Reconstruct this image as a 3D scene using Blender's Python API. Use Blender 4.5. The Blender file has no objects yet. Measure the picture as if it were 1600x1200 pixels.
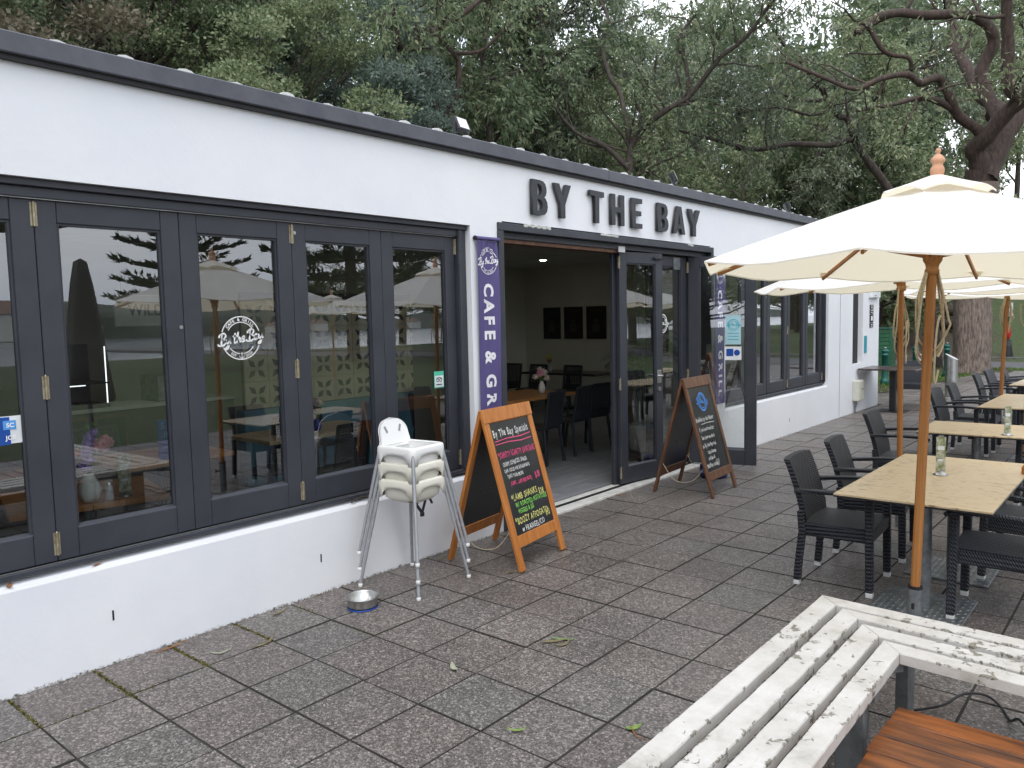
import bpy, math, random
import numpy as np
from mathutils import Vector, Matrix, Euler

S = bpy.context.scene
COL = S.collection
R = math.radians
PI = math.pi
random.seed(7)

# ---------------------------------------------------------------- camera
def cam_axes(yaw, pit, rol):
    c, s = math.cos(yaw), math.sin(yaw)
    f = Vector((c*math.cos(pit), s*math.cos(pit), math.sin(pit)))
    r = Vector((s, -c, 0)); u = r.cross(f)
    cr, sr = math.cos(rol), math.sin(rol)
    return cr*r + sr*u, -sr*r + cr*u, f
cd = bpy.data.cameras.new('camera'); cam = bpy.data.objects.new('camera', cd); COL.objects.link(cam)
_r, _u, _f = cam_axes(7.02577099e-01, -8.37542870e-02, -2.24952271e-02)
cam.matrix_world = Matrix(((_r.x, _u.x, -_f.x, 0), (_r.y, _u.y, -_f.y, 0), (_r.z, _u.z, -_f.z, 1.8), (0, 0, 0, 1)))
cd.sensor_width = 36; cd.lens = 1227.36/1600*36; cd.clip_end = 3000; cd.clip_start = .05
S.camera = cam

# ---------------------------------------------------------------- world, sun, exposure
W = bpy.data.worlds.new('World'); S.world = W; W.use_nodes = True
SUN_EL, SUN_AZ = R(54), R(214)      # direction the light comes from
def node(nt, typ, ins=None, **props):
    n = nt.nodes.new(typ)
    for k, v in props.items(): setattr(n, k, v)
    for k, v in (ins or {}).items():
        if isinstance(v, bpy.types.NodeSocket): nt.links.new(v, n.inputs[k])
        elif isinstance(v, bpy.types.Node): nt.links.new(v.outputs[0], n.inputs[k])
        else:
            sk = n.inputs[k]
            if hasattr(sk.default_value, '__len__') and not hasattr(v, '__len__'): v = [v]*len(sk.default_value)
            if hasattr(v, '__len__') and hasattr(sk.default_value, '__len__') and len(v) == 3 and len(sk.default_value) == 4: v = (*v, 1)
            sk.default_value = v
    return n
def ramp(nt, fac, stops, interp='LINEAR'):
    n = nt.nodes.new('ShaderNodeValToRGB'); cr = n.color_ramp; cr.interpolation = interp
    while len(cr.elements) < len(stops): cr.elements.new(.5)
    for e, (p, c) in zip(cr.elements, stops):
        e.position = p; e.color = (*c, 1) if hasattr(c, '__len__') else (c, c, c, 1)
    nt.links.new(fac.outputs[0] if isinstance(fac, bpy.types.Node) else fac, n.inputs[0]); return n
def mth(nt, op, a, b=0.0, clamp=False):
    n = nt.nodes.new('ShaderNodeMath'); n.operation = op; n.use_clamp = clamp
    for i, v in enumerate((a, b)):
        if isinstance(v, bpy.types.Node): nt.links.new(v.outputs[0], n.inputs[i])
        elif isinstance(v, bpy.types.NodeSocket): nt.links.new(v, n.inputs[i])
        else: n.inputs[i].default_value = v
    return n
def mixc(nt, fac, a, b, blend='MIX'):
    n = nt.nodes.new('ShaderNodeMix'); n.data_type = 'RGBA'; n.blend_type = blend
    for i, v in ((0, fac), (6, a), (7, b)):
        if isinstance(v, bpy.types.Node): nt.links.new(v.outputs[2] if v.bl_idname == 'ShaderNodeMix' else v.outputs[0], n.inputs[i])
        elif isinstance(v, bpy.types.NodeSocket): nt.links.new(v, n.inputs[i])
        elif hasattr(v, '__len__'): n.inputs[i].default_value = (*v, 1) if len(v) == 3 else v
        else: n.inputs[i].default_value = v
    return n.outputs[2]

nt = W.node_tree; nt.nodes.clear()
sky = node(nt, 'ShaderNodeTexSky', sky_type='NISHITA', sun_disc=False, sun_elevation=SUN_EL, sun_rotation=PI/2-SUN_AZ)
tc = node(nt, 'ShaderNodeTexCoord')
mp = node(nt, 'ShaderNodeMapping', {'Vector': tc.outputs['Generated'], 'Scale': (1, 1, 2.6)})
cn = node(nt, 'ShaderNodeTexNoise', {'Vector': mp, 'Scale': 2.3, 'Detail': 6, 'Roughness': .55, 'Distortion': .4})
cl = ramp(nt, cn, [(.36, (9.6, 10.6, 12.4)), (.5, (12.0, 12.6, 13.6)), (.62, (14.0, 14.3, 14.7))])
mx = mixc(nt, .9, sky, cl)
bg = node(nt, 'ShaderNodeBackground', {'Color': mx, 'Strength': .1})
ow = node(nt, 'ShaderNodeOutputWorld', {'Surface': bg})
sl = bpy.data.lights.new('sun', 'SUN'); sl.energy = .85; sl.angle = R(26); sl.color = (1, .97, .92)
so = bpy.data.objects.new('sun', sl); COL.objects.link(so)
_d = Vector((math.cos(SUN_AZ)*math.cos(SUN_EL), math.sin(SUN_AZ)*math.cos(SUN_EL), math.sin(SUN_EL)))
so.rotation_euler = _d.to_track_quat('Z', 'Y').to_euler(); so.location = (0, -6, 30)
S.view_settings.view_transform = 'Standard'; S.view_settings.look = 'None'
S.view_settings.gamma = 1; S.view_settings.exposure = .64; S.view_settings.use_curve_mapping = False
try:
    S.cycles.use_denoising = True; S.cycles.max_bounces = 7; S.cycles.diffuse_bounces = 4
    S.cycles.glossy_bounces = 3; S.cycles.transparent_max_bounces = 14; S.cycles.transmission_bounces = 4
    S.cycles.caustics_reflective = False; S.cycles.caustics_refractive = False; S.cycles.sample_clamp_indirect = 6
except Exception: pass

# ---------------------------------------------------------------- materials
MATS = {}
def base_mat(name):
    m = bpy.data.materials.new(name); m.use_nodes = True; MATS[name] = m
    return m, m.node_tree, m.node_tree.nodes['Principled BSDF']
def P(name, c1, c2=None, scale=4.0, rough=.55, metal=0.0, bump=0.0, bscale=60.0, stretch=(1, 1, 1), spec=.4, rvar=.1, lo=.38, hi=.62, detail=5.0, orand=0.0, bstretch=None):
    m, nt, p = base_mat(name)
    tc = node(nt, 'ShaderNodeTexCoord')
    mp = node(nt, 'ShaderNodeMapping', {'Vector': tc.outputs['Object'], 'Scale': stretch})
    nz = node(nt, 'ShaderNodeTexNoise', {'Vector': mp, 'Scale': scale, 'Detail': detail, 'Roughness': .6})
    c2 = c2 or tuple(x*.85 for x in c1)
    col = ramp(nt, nz, [(lo, c1), (hi, c2)]).outputs[0]
    if orand:
        oi = node(nt, 'ShaderNodeObjectInfo')
        v = mth(nt, 'MULTIPLY_ADD', oi.outputs['Random'], orand); v.inputs[2].default_value = 1-orand/2
        hs = node(nt, 'ShaderNodeHueSaturation', {'Value': v, 'Color': col}); col = hs.outputs[0]
    nt.links.new(col, p.inputs['Base Color'])
    rr = mth(nt, 'MULTIPLY_ADD', nz.outputs[0], rvar); rr.inputs[2].default_value = rough-rvar/2
    nt.links.new(rr.outputs[0], p.inputs['Roughness'])
    p.inputs['Metallic'].default_value = metal; p.inputs['Specular IOR Level'].default_value = spec
    if bump:
        mb = node(nt, 'ShaderNodeMapping', {'Vector': tc.outputs['Object'], 'Scale': bstretch or stretch})
        n2 = node(nt, 'ShaderNodeTexNoise', {'Vector': mb, 'Scale': bscale, 'Detail': 4, 'Roughness': .6})
        b = node(nt, 'ShaderNodeBump', {'Height': n2, 'Strength': bump, 'Distance': .01})
        nt.links.new(b.outputs[0], p.inputs['Normal'])
    return m

# painted plaster, dirty towards marks of its own
def wall_mat():
    m, nt, p = base_mat('white_plaster')
    tc = node(nt, 'ShaderNodeTexCoord'); sp = node(nt, 'ShaderNodeSeparateXYZ', {0: tc.outputs['Object']})
    n1 = node(nt, 'ShaderNodeTexNoise', {'Vector': tc.outputs['Object'], 'Scale': 1.3, 'Detail': 5, 'Roughness': .6})
    c = ramp(nt, n1, [(.35, (.735, .745, .78)), (.65, (.785, .79, .81))]).outputs[0]
    # splash-back dirt of the bottom hand's width, ragged
    n2 = node(nt, 'ShaderNodeTexNoise', {'Vector': tc.outputs['Object'], 'Scale': 34, 'Detail': 7, 'Roughness': .7})
    hgt = mth(nt, 'MULTIPLY_ADD', n2.outputs[0], .12); hgt.inputs[2].default_value = -.050
    lowm = mth(nt, 'SUBTRACT', hgt, sp.outputs[2]); msk = mth(nt, 'MULTIPLY', lowm, 60, True)
    n3 = node(nt, 'ShaderNodeTexNoise', {'Vector': tc.outputs['Object'], 'Scale': 45, 'Detail': 4})
    dirt = ramp(nt, n3, [(.4, (.07, .065, .05)), (.62, (.30, .29, .25))]).outputs[0]
    c = mixc(nt, msk, c, dirt)
    # faint scuffs
    n4 = node(nt, 'ShaderNodeTexNoise', {'Vector': node(nt, 'ShaderNodeMapping', {'Vector': tc.outputs['Object'], 'Scale': (9, 9, 2.2)}), 'Scale': 2.2, 'Detail': 8, 'Roughness': .75})
    sc = ramp(nt, n4, [(.66, 0), (.76, .35)]).outputs[0]
    c = mixc(nt, sc, c, (.5, .5, .49))
    nt.links.new(c, p.inputs['Base Color']); p.inputs['Roughness'].default_value = .62; p.inputs['Specular IOR Level'].default_value = .3
    nb = node(nt, 'ShaderNodeTexNoise', {'Vector': tc.outputs['Object'], 'Scale': 38, 'Detail': 6, 'Roughness': .65})
    nb2 = node(nt, 'ShaderNodeTexNoise', {'Vector': tc.outputs['Object'], 'Scale': 5, 'Detail': 3})
    ad = mth(nt, 'MULTIPLY_ADD', nb2.outputs[0], 2.2); nt.links.new(nb.outputs[0], ad.inputs[2])
    b = node(nt, 'ShaderNodeBump', {'Height': ad, 'Strength': .13, 'Distance': .012}); nt.links.new(b.outputs[0], p.inputs['Normal'])
wall_mat()

def paver_mat(name, moss):
    m, nt, p = base_mat(name)
    ge = node(nt, 'ShaderNodeNewGeometry'); oi = node(nt, 'ShaderNodeObjectInfo')
    pos = ge.outputs['Position']
    rnd = mth(nt, 'FRACT', mth(nt, 'ADD', oi.outputs['Random'], ge.outputs['Random Per Island']))
    base = ramp(nt, rnd, [(0, (.118, .102, .094)), (.3, (.138, .119, .109)), (.55, (.127, .115, .107)), (.8, (.148, .129, .117)), (1, (.117, .108, .102))]).outputs[0]
    n1 = node(nt, 'ShaderNodeTexNoise', {'Vector': pos, 'Scale': 1.1, 'Detail': 6, 'Roughness': .65})
    wet = ramp(nt, n1, [(.38, .90), (.62, 1.12)]).outputs[0]
    base = mixc(nt, 1, base, wet, 'MULTIPLY')
    v1 = node(nt, 'ShaderNodeTexVoronoi', {'Vector': pos, 'Scale': 150, 'Randomness': 1})
    cr = ramp(nt, v1.outputs['Color'], [(.0, .5), (.5, .92), (.78, 1.4), (1, 2.2)]).outputs[0]
    base = mixc(nt, 1, base, cr, 'MULTIPLY')
    v4 = node(nt, 'ShaderNodeTexVoronoi', {'Vector': pos, 'Scale': 88, 'Randomness': 1})
    base = mixc(nt, 1, base, ramp(nt, node(nt, 'ShaderNodeSeparateXYZ', {0: v4.outputs['Color']}).outputs[1], [(.0, .62), (.6, 1.0), (1, 1.75)]).outputs[0], 'MULTIPLY')
    v2 = node(nt, 'ShaderNodeTexVoronoi', {'Vector': pos, 'Scale': 62, 'Randomness': 1})
    sel = mth(nt, 'GREATER_THAN', node(nt, 'ShaderNodeSeparateXYZ', {0: v2.outputs['Color']}).outputs[0], .90)
    ins = mth(nt, 'LESS_THAN', v2.outputs['Distance'], .3)
    base = mixc(nt, mth(nt, 'MULTIPLY', sel, mth(nt, 'MULTIPLY', ins, .8)), base, (.33, .315, .29))
    # spots of gum and dried drips
    v3 = node(nt, 'ShaderNodeTexVoronoi', {'Vector': pos, 'Scale': 2.1, 'Randomness': 1})
    spot = mth(nt, 'LESS_THAN', v3.outputs['Distance'], .055)
    base = mixc(nt, mth(nt, 'MULTIPLY', spot, .45), base, (.2, .2, .19))
    n3 = node(nt, 'ShaderNodeTexNoise', {'Vector': pos, 'Scale': 9, 'Detail': 5, 'Roughness': .7})
    base = mixc(nt, ramp(nt, n3, [(.62, 0), (.8, .5)]).outputs[0], base, (.15, .135, .105))
    nt.links.new(base, p.inputs['Base Color'])
    rr = ramp(nt, n1, [(.36, .32), (.6, .52)]).outputs[0]; nt.links.new(rr, p.inputs['Roughness'])
    p.inputs['Specular IOR Level'].default_value = .42
    b = node(nt, 'ShaderNodeBump', {'Height': v1.outputs['Distance'], 'Strength': .35, 'Distance': .004}); nt.links.new(b.outputs[0], p.inputs['Normal'])
paver_mat('paver_grey', 0)

def joint_mat():
    m, nt, p = base_mat('joint_fill')
    ge = node(nt, 'ShaderNodeNewGeometry'); pos = ge.outputs['Position']; sp = node(nt, 'ShaderNodeSeparateXYZ', {0: pos})
    n = node(nt, 'ShaderNodeTexNoise', {'Vector': pos, 'Scale': 3.2, 'Detail': 5, 'Roughness': .7})
    # moss likes the row along the wall
    near = mth(nt, 'MULTIPLY_ADD', sp.outputs[1], .8); near.inputs[2].default_value = -3.05
    f = mth(nt, 'MULTIPLY', mth(nt, 'ADD', mth(nt, 'MAXIMUM', near, 0), mth(nt, 'MULTIPLY_ADD', n.outputs[0], 2.4)), .9, True)
    k = ramp(nt, mth(nt, 'SUBTRACT', f, 1.15, True), [(0, (.022, .020, .016)), (.35, (.09, .11, .02))]).outputs[0]
    nm = ramp(nt, n, [(.50, (.034, .031, .026)), (.62, (.042, .042, .022)), (.74, (.08, .085, .022))]).outputs[0]
    c = mixc(nt, mth(nt, 'GREATER_THAN', sp.outputs[1], 3.42), (.034, .031, .027), nm)
    nt.links.new(c, p.inputs['Base Color']); p.inputs['Roughness'].default_value = .95
joint_mat()

def weave_mat(name, c1, c2, k=300.0):
    m, nt, p = base_mat(name)
    tc = node(nt, 'ShaderNodeTexCoord'); sp = node(nt, 'ShaderNodeSeparateXYZ', {0: tc.outputs['Object']})
    u = mth(nt, 'ADD', sp.outputs[0], sp.outputs[1]); v = mth(nt, 'ADD', sp.outputs[2], mth(nt, 'MULTIPLY', sp.outputs[1], .85))
    su = mth(nt, 'SINE', mth(nt, 'MULTIPLY', u, k)); sv = mth(nt, 'SINE', mth(nt, 'MULTIPLY', v, k*1.25))
    h = mth(nt, 'MULTIPLY_ADD', mth(nt, 'MULTIPLY', su, sv), .5); h.inputs[2].default_value = .5
    col = ramp(nt, h, [(.1, c1), (.9, c2)]).outputs[0]
    nt.links.new(col, p.inputs['Base Color']); p.inputs['Roughness'].default_value = .38; p.inputs['Specular IOR Level'].default_value = .5
    b = node(nt, 'ShaderNodeBump', {'Height': h, 'Strength': 1.0, 'Distance': .012}); nt.links.new(b.outputs[0], p.inputs['Normal'])
weave_mat('black_wicker', (.003, .0035, .006), (.058, .062, .078), 205.0)

def peel_mat():
    m, nt, p = base_mat('peeling_white_paint')
    tc = node(nt, 'ShaderNodeTexCoord'); ge = node(nt, 'ShaderNodeNewGeometry'); pos = ge.outputs['Position']
    n0 = node(nt, 'ShaderNodeTexNoise', {'Vector': pos, 'Scale': 2.2, 'Detail': 3})
    n1 = node(nt, 'ShaderNodeTexNoise', {'Vector': pos, 'Scale': 22, 'Detail': 9, 'Roughness': .68, 'Distortion': .5})
    th = mth(nt, 'ADD', n1.outputs[0], mth(nt, 'MULTIPLY', n0.outputs[0], .5))
    ed = node(nt, 'ShaderNodeAttribute', attribute_name='edge')
    th = mth(nt, 'ADD', th, mth(nt, 'MULTIPLY', ed.outputs['Fac'], .075))
    msk = ramp(nt, th, [(.872, 0), (.892, 1)]).outputs[0]
    n2 = node(nt, 'ShaderNodeTexNoise', {'Vector': pos, 'Scale': 60, 'Detail': 5})
    wood = ramp(nt, n2, [(.35, (.10, .088, .068)), (.5, (.25, .225, .185)), (.65, (.17, .16, .11))]).outputs[0]
    dirty = ramp(nt, node(nt, 'ShaderNodeTexNoise', {'Vector': pos, 'Scale': 5, 'Detail': 8, 'Roughness': .7}), [(.35, (.58, .56, .535)), (.56, (.49, .465, .43)), (.72, (.34, .32, .28))]).outputs[0]
    lines = ramp(nt, node(nt, 'ShaderNodeTexNoise', {'Vector': node(nt, 'ShaderNodeMapping', {'Vector': pos, 'Scale': (6, 60, 20)}), 'Scale': 3, 'Detail': 4}), [(.64, 0), (.72, .35)]).outputs[0]
    c = mixc(nt, lines, dirty, (.34, .31, .25)); c = mixc(nt, msk, c, wood)
    nt.links.new(c, p.inputs['Base Color']); p.inputs['Roughness'].default_value = .55
    hh = mth(nt, 'SUBTRACT', 1, msk)
    b = node(nt, 'ShaderNodeBump', {'Height': hh, 'Strength': .6, 'Distance': .004}); nt.links.new(b.outputs[0], p.inputs['Normal'])
peel_mat()

def bamboo_mat():
    m, nt, p = base_mat('bamboo_top')
    tc = node(nt, 'ShaderNodeTexCoord'); oi = node(nt, 'ShaderNodeObjectInfo')
    off = node(nt, 'ShaderNodeVectorMath', {0: tc.outputs['Object'], 1: node(nt, 'ShaderNodeCombineXYZ', {0: mth(nt, 'MULTIPLY', oi.outputs['Random'], 9), 1: mth(nt, 'MULTIPLY', oi.outputs['Random'], 7)})}, operation='ADD')
    n1 = node(nt, 'ShaderNodeTexNoise', {'Vector': node(nt, 'ShaderNodeMapping', {'Vector': off, 'Scale': (34, 3.2, 1)}), 'Scale': 2.0, 'Detail': 3})
    c = ramp(nt, n1, [(.3, (.57, .44, .27)), (.5, (.64, .51, .335)), (.7, (.52, .395, .235))]).outputs[0]
    n2 = node(nt, 'ShaderNodeTexNoise', {'Vector': node(nt, 'ShaderNodeMapping', {'Vector': off, 'Scale': (60, 18, 1)}), 'Scale': 1.0, 'Detail': 2})
    n3 = node(nt, 'ShaderNodeTexNoise', {'Vector': off, 'Scale': 3.0, 'Detail': 3})
    d = mth(nt, 'ADD', n2.outputs[0], mth(nt, 'MULTIPLY', n3.outputs[0], .35))
    msk = ramp(nt, d, [(.78, 0), (.88, .6)]).outputs[0]
    c = mixc(nt, msk, c, (.10, .062, .025))
    dr = node(nt, 'ShaderNodeTexVoronoi', {'Vector': off, 'Scale': 70}); wetm = mth(nt, 'LESS_THAN', dr.outputs['Distance'], .2)
    c = mixc(nt, mth(nt, 'MULTIPLY', wetm, .22), c, (.2, .14, .06))
    nt.links.new(c, p.inputs['Base Color']); p.inputs['Roughness'].default_value = .34; p.inputs['Specular IOR Level'].default_value = .4
    b = node(nt, 'ShaderNodeBump', {'Height': dr.outputs['Distance'], 'Strength': .15, 'Distance': .003}); nt.links.new(b.outputs[0], p.inputs['Normal'])
bamboo_mat()

def glass_mat():
    m = bpy.data.materials.new('window_glass'); m.use_nodes = True; MATS['window_glass'] = m
    nt = m.node_tree; nt.nodes.clear()
    fr = node(nt, 'ShaderNodeFresnel', {'IOR': 1.62}); f = mth(nt, 'ADD', mth(nt, 'MULTIPLY', fr, 2.0), .065, True)
    tr = node(nt, 'ShaderNodeBsdfTransparent', {'Color': (.88, .91, .885)}); gl = node(nt, 'ShaderNodeBsdfGlossy', {'Color': (.95, .97, 1), 'Roughness': .0})
    ms = node(nt, 'ShaderNodeMixShader', {0: f, 1: tr, 2: gl}); node(nt, 'ShaderNodeOutputMaterial', {0: ms})
glass_mat()

def cloth_mat(name, col, tr):
    m = bpy.data.materials.new(name); m.use_nodes = True; MATS[name] = m
    nt = m.node_tree; nt.nodes.clear(); tc = node(nt, 'ShaderNodeTexCoord')
    n = node(nt, 'ShaderNodeTexNoise', {'Vector': tc.outputs['Object'], 'Scale': 3, 'Detail': 6})
    c = mixc(nt, ramp(nt, n, [(.5, 0), (.75, .25)]).outputs[0], col, tuple(x*.9 for x in col))
    nb = node(nt, 'ShaderNodeTexNoise', {'Vector': tc.outputs['Object'], 'Scale': 6, 'Detail': 4})
    b = node(nt, 'ShaderNodeBump', {'Height': nb, 'Strength': .25, 'Distance': .02})
    d = node(nt, 'ShaderNodeBsdfDiffuse', {'Color': c, 'Normal': b}); t = node(nt, 'ShaderNodeBsdfTranslucent', {'Color': tr})
    ms = node(nt, 'ShaderNodeMixShader', {0: .42, 1: d, 2: t}); node(nt, 'ShaderNodeOutputMaterial', {0: ms})
cloth_mat('umbrella_canopy', (.93, .915, .885), (.99, .90, .68))

def leaf_mat(name, stops, rough=.45):
    m, nt, p = base_mat(name)
    ge = node(nt, 'ShaderNodeNewGeometry'); oi = node(nt, 'ShaderNodeObjectInfo')
    c = ramp(nt, ge.outputs['Random Per Island'], stops).outputs[0]
    v = mth(nt, 'MULTIPLY_ADD', oi.outputs['Random'], .5); v.inputs[2].default_value = .75
    h = mth(nt, 'MULTIPLY_ADD', oi.outputs['Random'], -.03); h.inputs[2].default_value = .515
    hs = node(nt, 'ShaderNodeHueSaturation', {'Hue': h, 'Value': v, 'Color': c})
    nt.links.new(hs.outputs[0], p.inputs['Base Color']); p.inputs['Roughness'].default_value = rough; p.inputs['Specular IOR Level'].default_value = .35
    tl = node(nt, 'ShaderNodeBsdfTranslucent', {'Color': hs.outputs[0]})
    ms = node(nt, 'ShaderNodeMixShader', {0: .34, 1: p.outputs[0], 2: tl})
    nt.links.new(ms.outputs[0], nt.nodes['Material Output'].inputs[0])
leaf_mat('gum_leaf', [(0, (.10, .15, .075)), (.5, (.17, .22, .115)), (.85, (.25, .29, .165)), (1, (.34, .35, .20))])
leaf_mat('gum_leaf_grey', [(0, (.13, .17, .11)), (.6, (.205, .245, .165)), (1, (.29, .31, .21))])
leaf_mat('wattle_leaf', [(0, (.11, .155, .075)), (.6, (.175, .225, .12)), (1, (.27, .295, .175))])
leaf_mat('oak_leaf', [(0, (.105, .15, .125)), (.6, (.165, .22, .18)), (1, (.23, .275, .235))])
leaf_mat('brown_leaf', [(0, (.10, .085, .055)), (.6, (.17, .15, .10)), (1, (.25, .22, .16))])
leaf_mat('pine_leaf', [(0, (.02, .04, .025)), (1, (.045, .075, .04))])
leaf_mat('grass_blade', [(0, (.06, .13, .02)), (.6, (.10, .19, .035)), (1, (.17, .23, .06))])
leaf_mat('palm_leaf', [(0, (.02, .07, .02)), (1, (.05, .13, .04))])

def emit_mat(name, col, s):
    m, nt, p = base_mat(name); p.inputs['Base Color'].default_value = (*col, 1); p.inputs['Emission Color'].default_value = (*col, 1); p.inputs['Emission Strength'].default_value = s
emit_mat('lit_strip', (.9, .95, 1), 1.2)
emit_mat('lit_lamp', (1, .93, .8), 22)

P('charcoal_paint', (.031, .034, .044), (.041, .044, .055), 3, .42, bump=.06, bscale=90, spec=.45)
P('fascia_metal', (.066, .069, .086), (.086, .089, .106), 6, .42, bump=.12, bscale=150, spec=.45)
P('sign_black', (.030, .032, .038), (.040, .042, .048), 8, .5)
P('roof_white', (.70, .70, .69), (.55, .55, .53), 8, .45)
P('trim_black', (.012, .012, .014), (.02, .02, .022), 8, .6)
P('brass_old', (.30, .25, .16), (.42, .37, .27), 30, .45, metal=.7)
P('steel', (.55, .55, .54), (.42, .42, .41), 12, .32, metal=.95, bump=.05, bscale=200)
P('galvanised', (.30, .32, .33), (.20, .215, .225), 14, .48, metal=.75, bump=.1, bscale=60)
P('grey_tube', (.36, .37, .39), (.31, .32, .34), 20, .42, metal=.35)
P('white_plastic', (.80, .80, .79), (.76, .755, .74), 3, .35, spec=.5)
P('cream_plastic', (.74, .72, .64), (.69, .665, .58), 3, .38, spec=.5)
P('white_cap', (.78, .78, .76), None, 5, .45)
P('black_plastic', (.014, .014, .016), (.02, .02, .023), 10, .45)
P('navy_plastic', (.022, .026, .034), (.03, .034, .043), 10, .4)
P('chalkboard', (.012, .013, .014), (.024, .025, .027), 3, .30, spec=.45, rvar=.25)
P('orange_pine', (.48, .185, .042), (.38, .125, .025), 2.5, .42, stretch=(14, 14, 1.6), bump=.08, bscale=20, spec=.4)
P('brown_timber', (.155, .072, .036), (.085, .037, .018), 2.5, .5, stretch=(14, 14, 1.6), bump=.1, bscale=20)
P('teak_pole', (.42, .185, .055), (.31, .125, .034), 2.2, .42, stretch=(30, 30, 1.0), bump=.06, bscale=20, orand=.2)
P('finial_wood', (.60, .33, .20), (.52, .27, .155), 6, .5)
P('rope_fibre', (.66, .57, .41), (.50, .42, .29), 60, .85, bump=.4, bscale=260)
P('deck_timber', (.235, .075, .020), (.075, .028, .011), 1.3, .32, stretch=(16, 1.6, 4), bump=.12, bscale=40, rvar=.25, orand=.35)
P('table_wood', (.62, .29, .09), (.47, .20, .055), 2, .4, stretch=(3, 22, 3), bump=.05)
P('dark_wood_top', (.05, .04, .042), (.075, .058, .055), 4, .3)
P('tile_grey', (.23, .235, .25), (.175, .18, .195), 2.2, .4, bump=.04, bscale=30, orand=.25, stretch=(1, 4, 1))
P('inside_wall', (.62, .61, .53), (.58, .57, .49), 2, .8)
P('inside_pale', (.55, .58, .54), (.50, .53, .49), 2, .7)
P('inside_dark', (.05, .048, .045), (.07, .066, .06), 3, .7)
P('ceiling_paint', (.72, .72, .68), None, 2, .85)
P('screen_cream', (.52, .47, .35), (.45, .41, .30), 5, .7)
P('banner_purple', (.088, .070, .20), (.076, .060, .178), 5, .55, bump=.15, bscale=14, stretch=(4, 4, 1))
P('print_white', (.80, .79, .82), None, 3, .6)
P('decal_white', (.86, .86, .85), None, 3, .5)
P('chalk_white', (.72, .72, .70), (.42, .42, .41), 70, .9, lo=.42, hi=.64)
P('chalk_pink', (.80, .10, .24), (.5, .06, .16), 70, .9, lo=.42, hi=.64)
P('chalk_green', (.25, .62, .12), (.16, .4, .08), 70, .9, lo=.42, hi=.64)
P('chalk_yellow', (.68, .66, .22), (.4, .4, .14), 70, .9, lo=.42, hi=.64)
P('chalk_blue', (.08, .25, .62), (.06, .18, .45), 40, .9)
P('sticker_blue', (.012, .075, .36), None, 4, .35)
P('sticker_sky', (.10, .34, .75), None, 4, .35)
P('sticker_aqua', (.06, .42, .52), None, 4, .35)
P('sticker_mint', (.10, .52, .36), None, 4, .35)
P('sticker_white', (.78, .80, .82), None, 4, .4)
P('paper_blue', (.40, .60, .66), (.34, .54, .60), 6, .5)
P('teal_paint', (.02, .30, .38), None, 5, .5)
P('beige_box', (.60, .60, .52), (.54, .54, .46), 4, .5)
P('vase_white', (.86, .87, .84), None, 3, .35)
P('petal_pink', (.90, .45, .58), (.82, .34, .48), 30, .7)
P('petal_purple', (.40, .22, .66), (.56, .38, .80), 30, .7)
P('petal_red', (.50, .06, .08), (.6, .14, .06), 30, .7)
P('petal_pale', (.75, .60, .60), (.70, .66, .50), 30, .7)
P('stem_green', (.10, .20, .06), (.16, .26, .09), 30, .6)
P('menu_print', (.18, .22, .07), (.52, .52, .44), 26, .3, lo=.42, hi=.58)
P('glass_jar', (.55, .57, .56), None, 4, .1)
P('blue_vase', (.015, .03, .30), None, 4, .15)
P('bark_red', (.090, .060, .048), (.038, .028, .024), 3, .85, stretch=(5, 5, 1.2), bump=.8, bscale=9, lo=.35, hi=.65)
P('bark_dark', (.088, .070, .058), (.036, .030, .026), 3, .9, stretch=(5, 5, 1.2), bump=.8, bscale=9, lo=.35, hi=.65)
P('bark_pale', (.23, .185, .155), (.115, .086, .07), 3, .85, stretch=(4, 4, 1.5), bump=.6, bscale=9, lo=.35, hi=.65)
P('bark_paper', (.27, .215, .18), (.095, .072, .06), 9, .95, stretch=(3.2, 3.2, .55), bump=1.0, bscale=14, bstretch=(2.6, 2.6, .5), lo=.36, hi=.62, detail=8)
P('green_cast_iron', (.010, .085, .070), (.014, .11, .09), 8, .4)
P('green_board', (.022, .105, .050), (.032, .135, .065), 5, .6, orand=.3)
P('asphalt', (.105, .105, .110), (.085, .085, .09), 3, .75, bump=.5, bscale=120)
P('kerb_concrete', (.16, .155, .145), (.10, .098, .09), 6, .85, bump=.3)
P('threshold_white', (.60, .595, .57), (.44, .43, .40), 9, .6, bump=.15, lo=.4, hi=.7)
P('dead_leaf', (.22, .20, .10), (.15, .115, .06), 40, .7)
P('pale_leaf', (.34, .35, .27), (.26, .28, .19), 40, .7)
P('green_leaf', (.20, .30, .07), (.14, .20, .05), 40, .6)
P('brown_litter', (.32, .14, .05), (.22, .09, .03), 40, .7)
P('poster_dark', (.012, .011, .012), (.045, .028, .028), 7, .35, lo=.5, hi=.75)
P('poster_blue', (.010, .012, .015), (.03, .05, .065), 7, .35, lo=.5, hi=.75)
P('red_paint', (.50, .02, .02), None, 5, .45)
P('dark_canvas', (.016, .018, .019), (.028, .03, .031), 6, .6)
P('water_blue', (.10, .13, .16), (.13, .16, .19), .05, .12, bump=.3, bscale=1.0)
P('far_bush', (.03, .045, .035), (.11, .12, .10), .12, .9, lo=.4, hi=.7)
P('house_white', (.6, .58, .54), None, 1, .7)
P('roof_tile', (.20, .13, .11), None, 1, .8)
P('blue_sheet', (.05, .15, .22), (.10, .24, .32), 2, .5)
P('tissue_blue', (.016, .03, .12), None, 4, .5)

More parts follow.
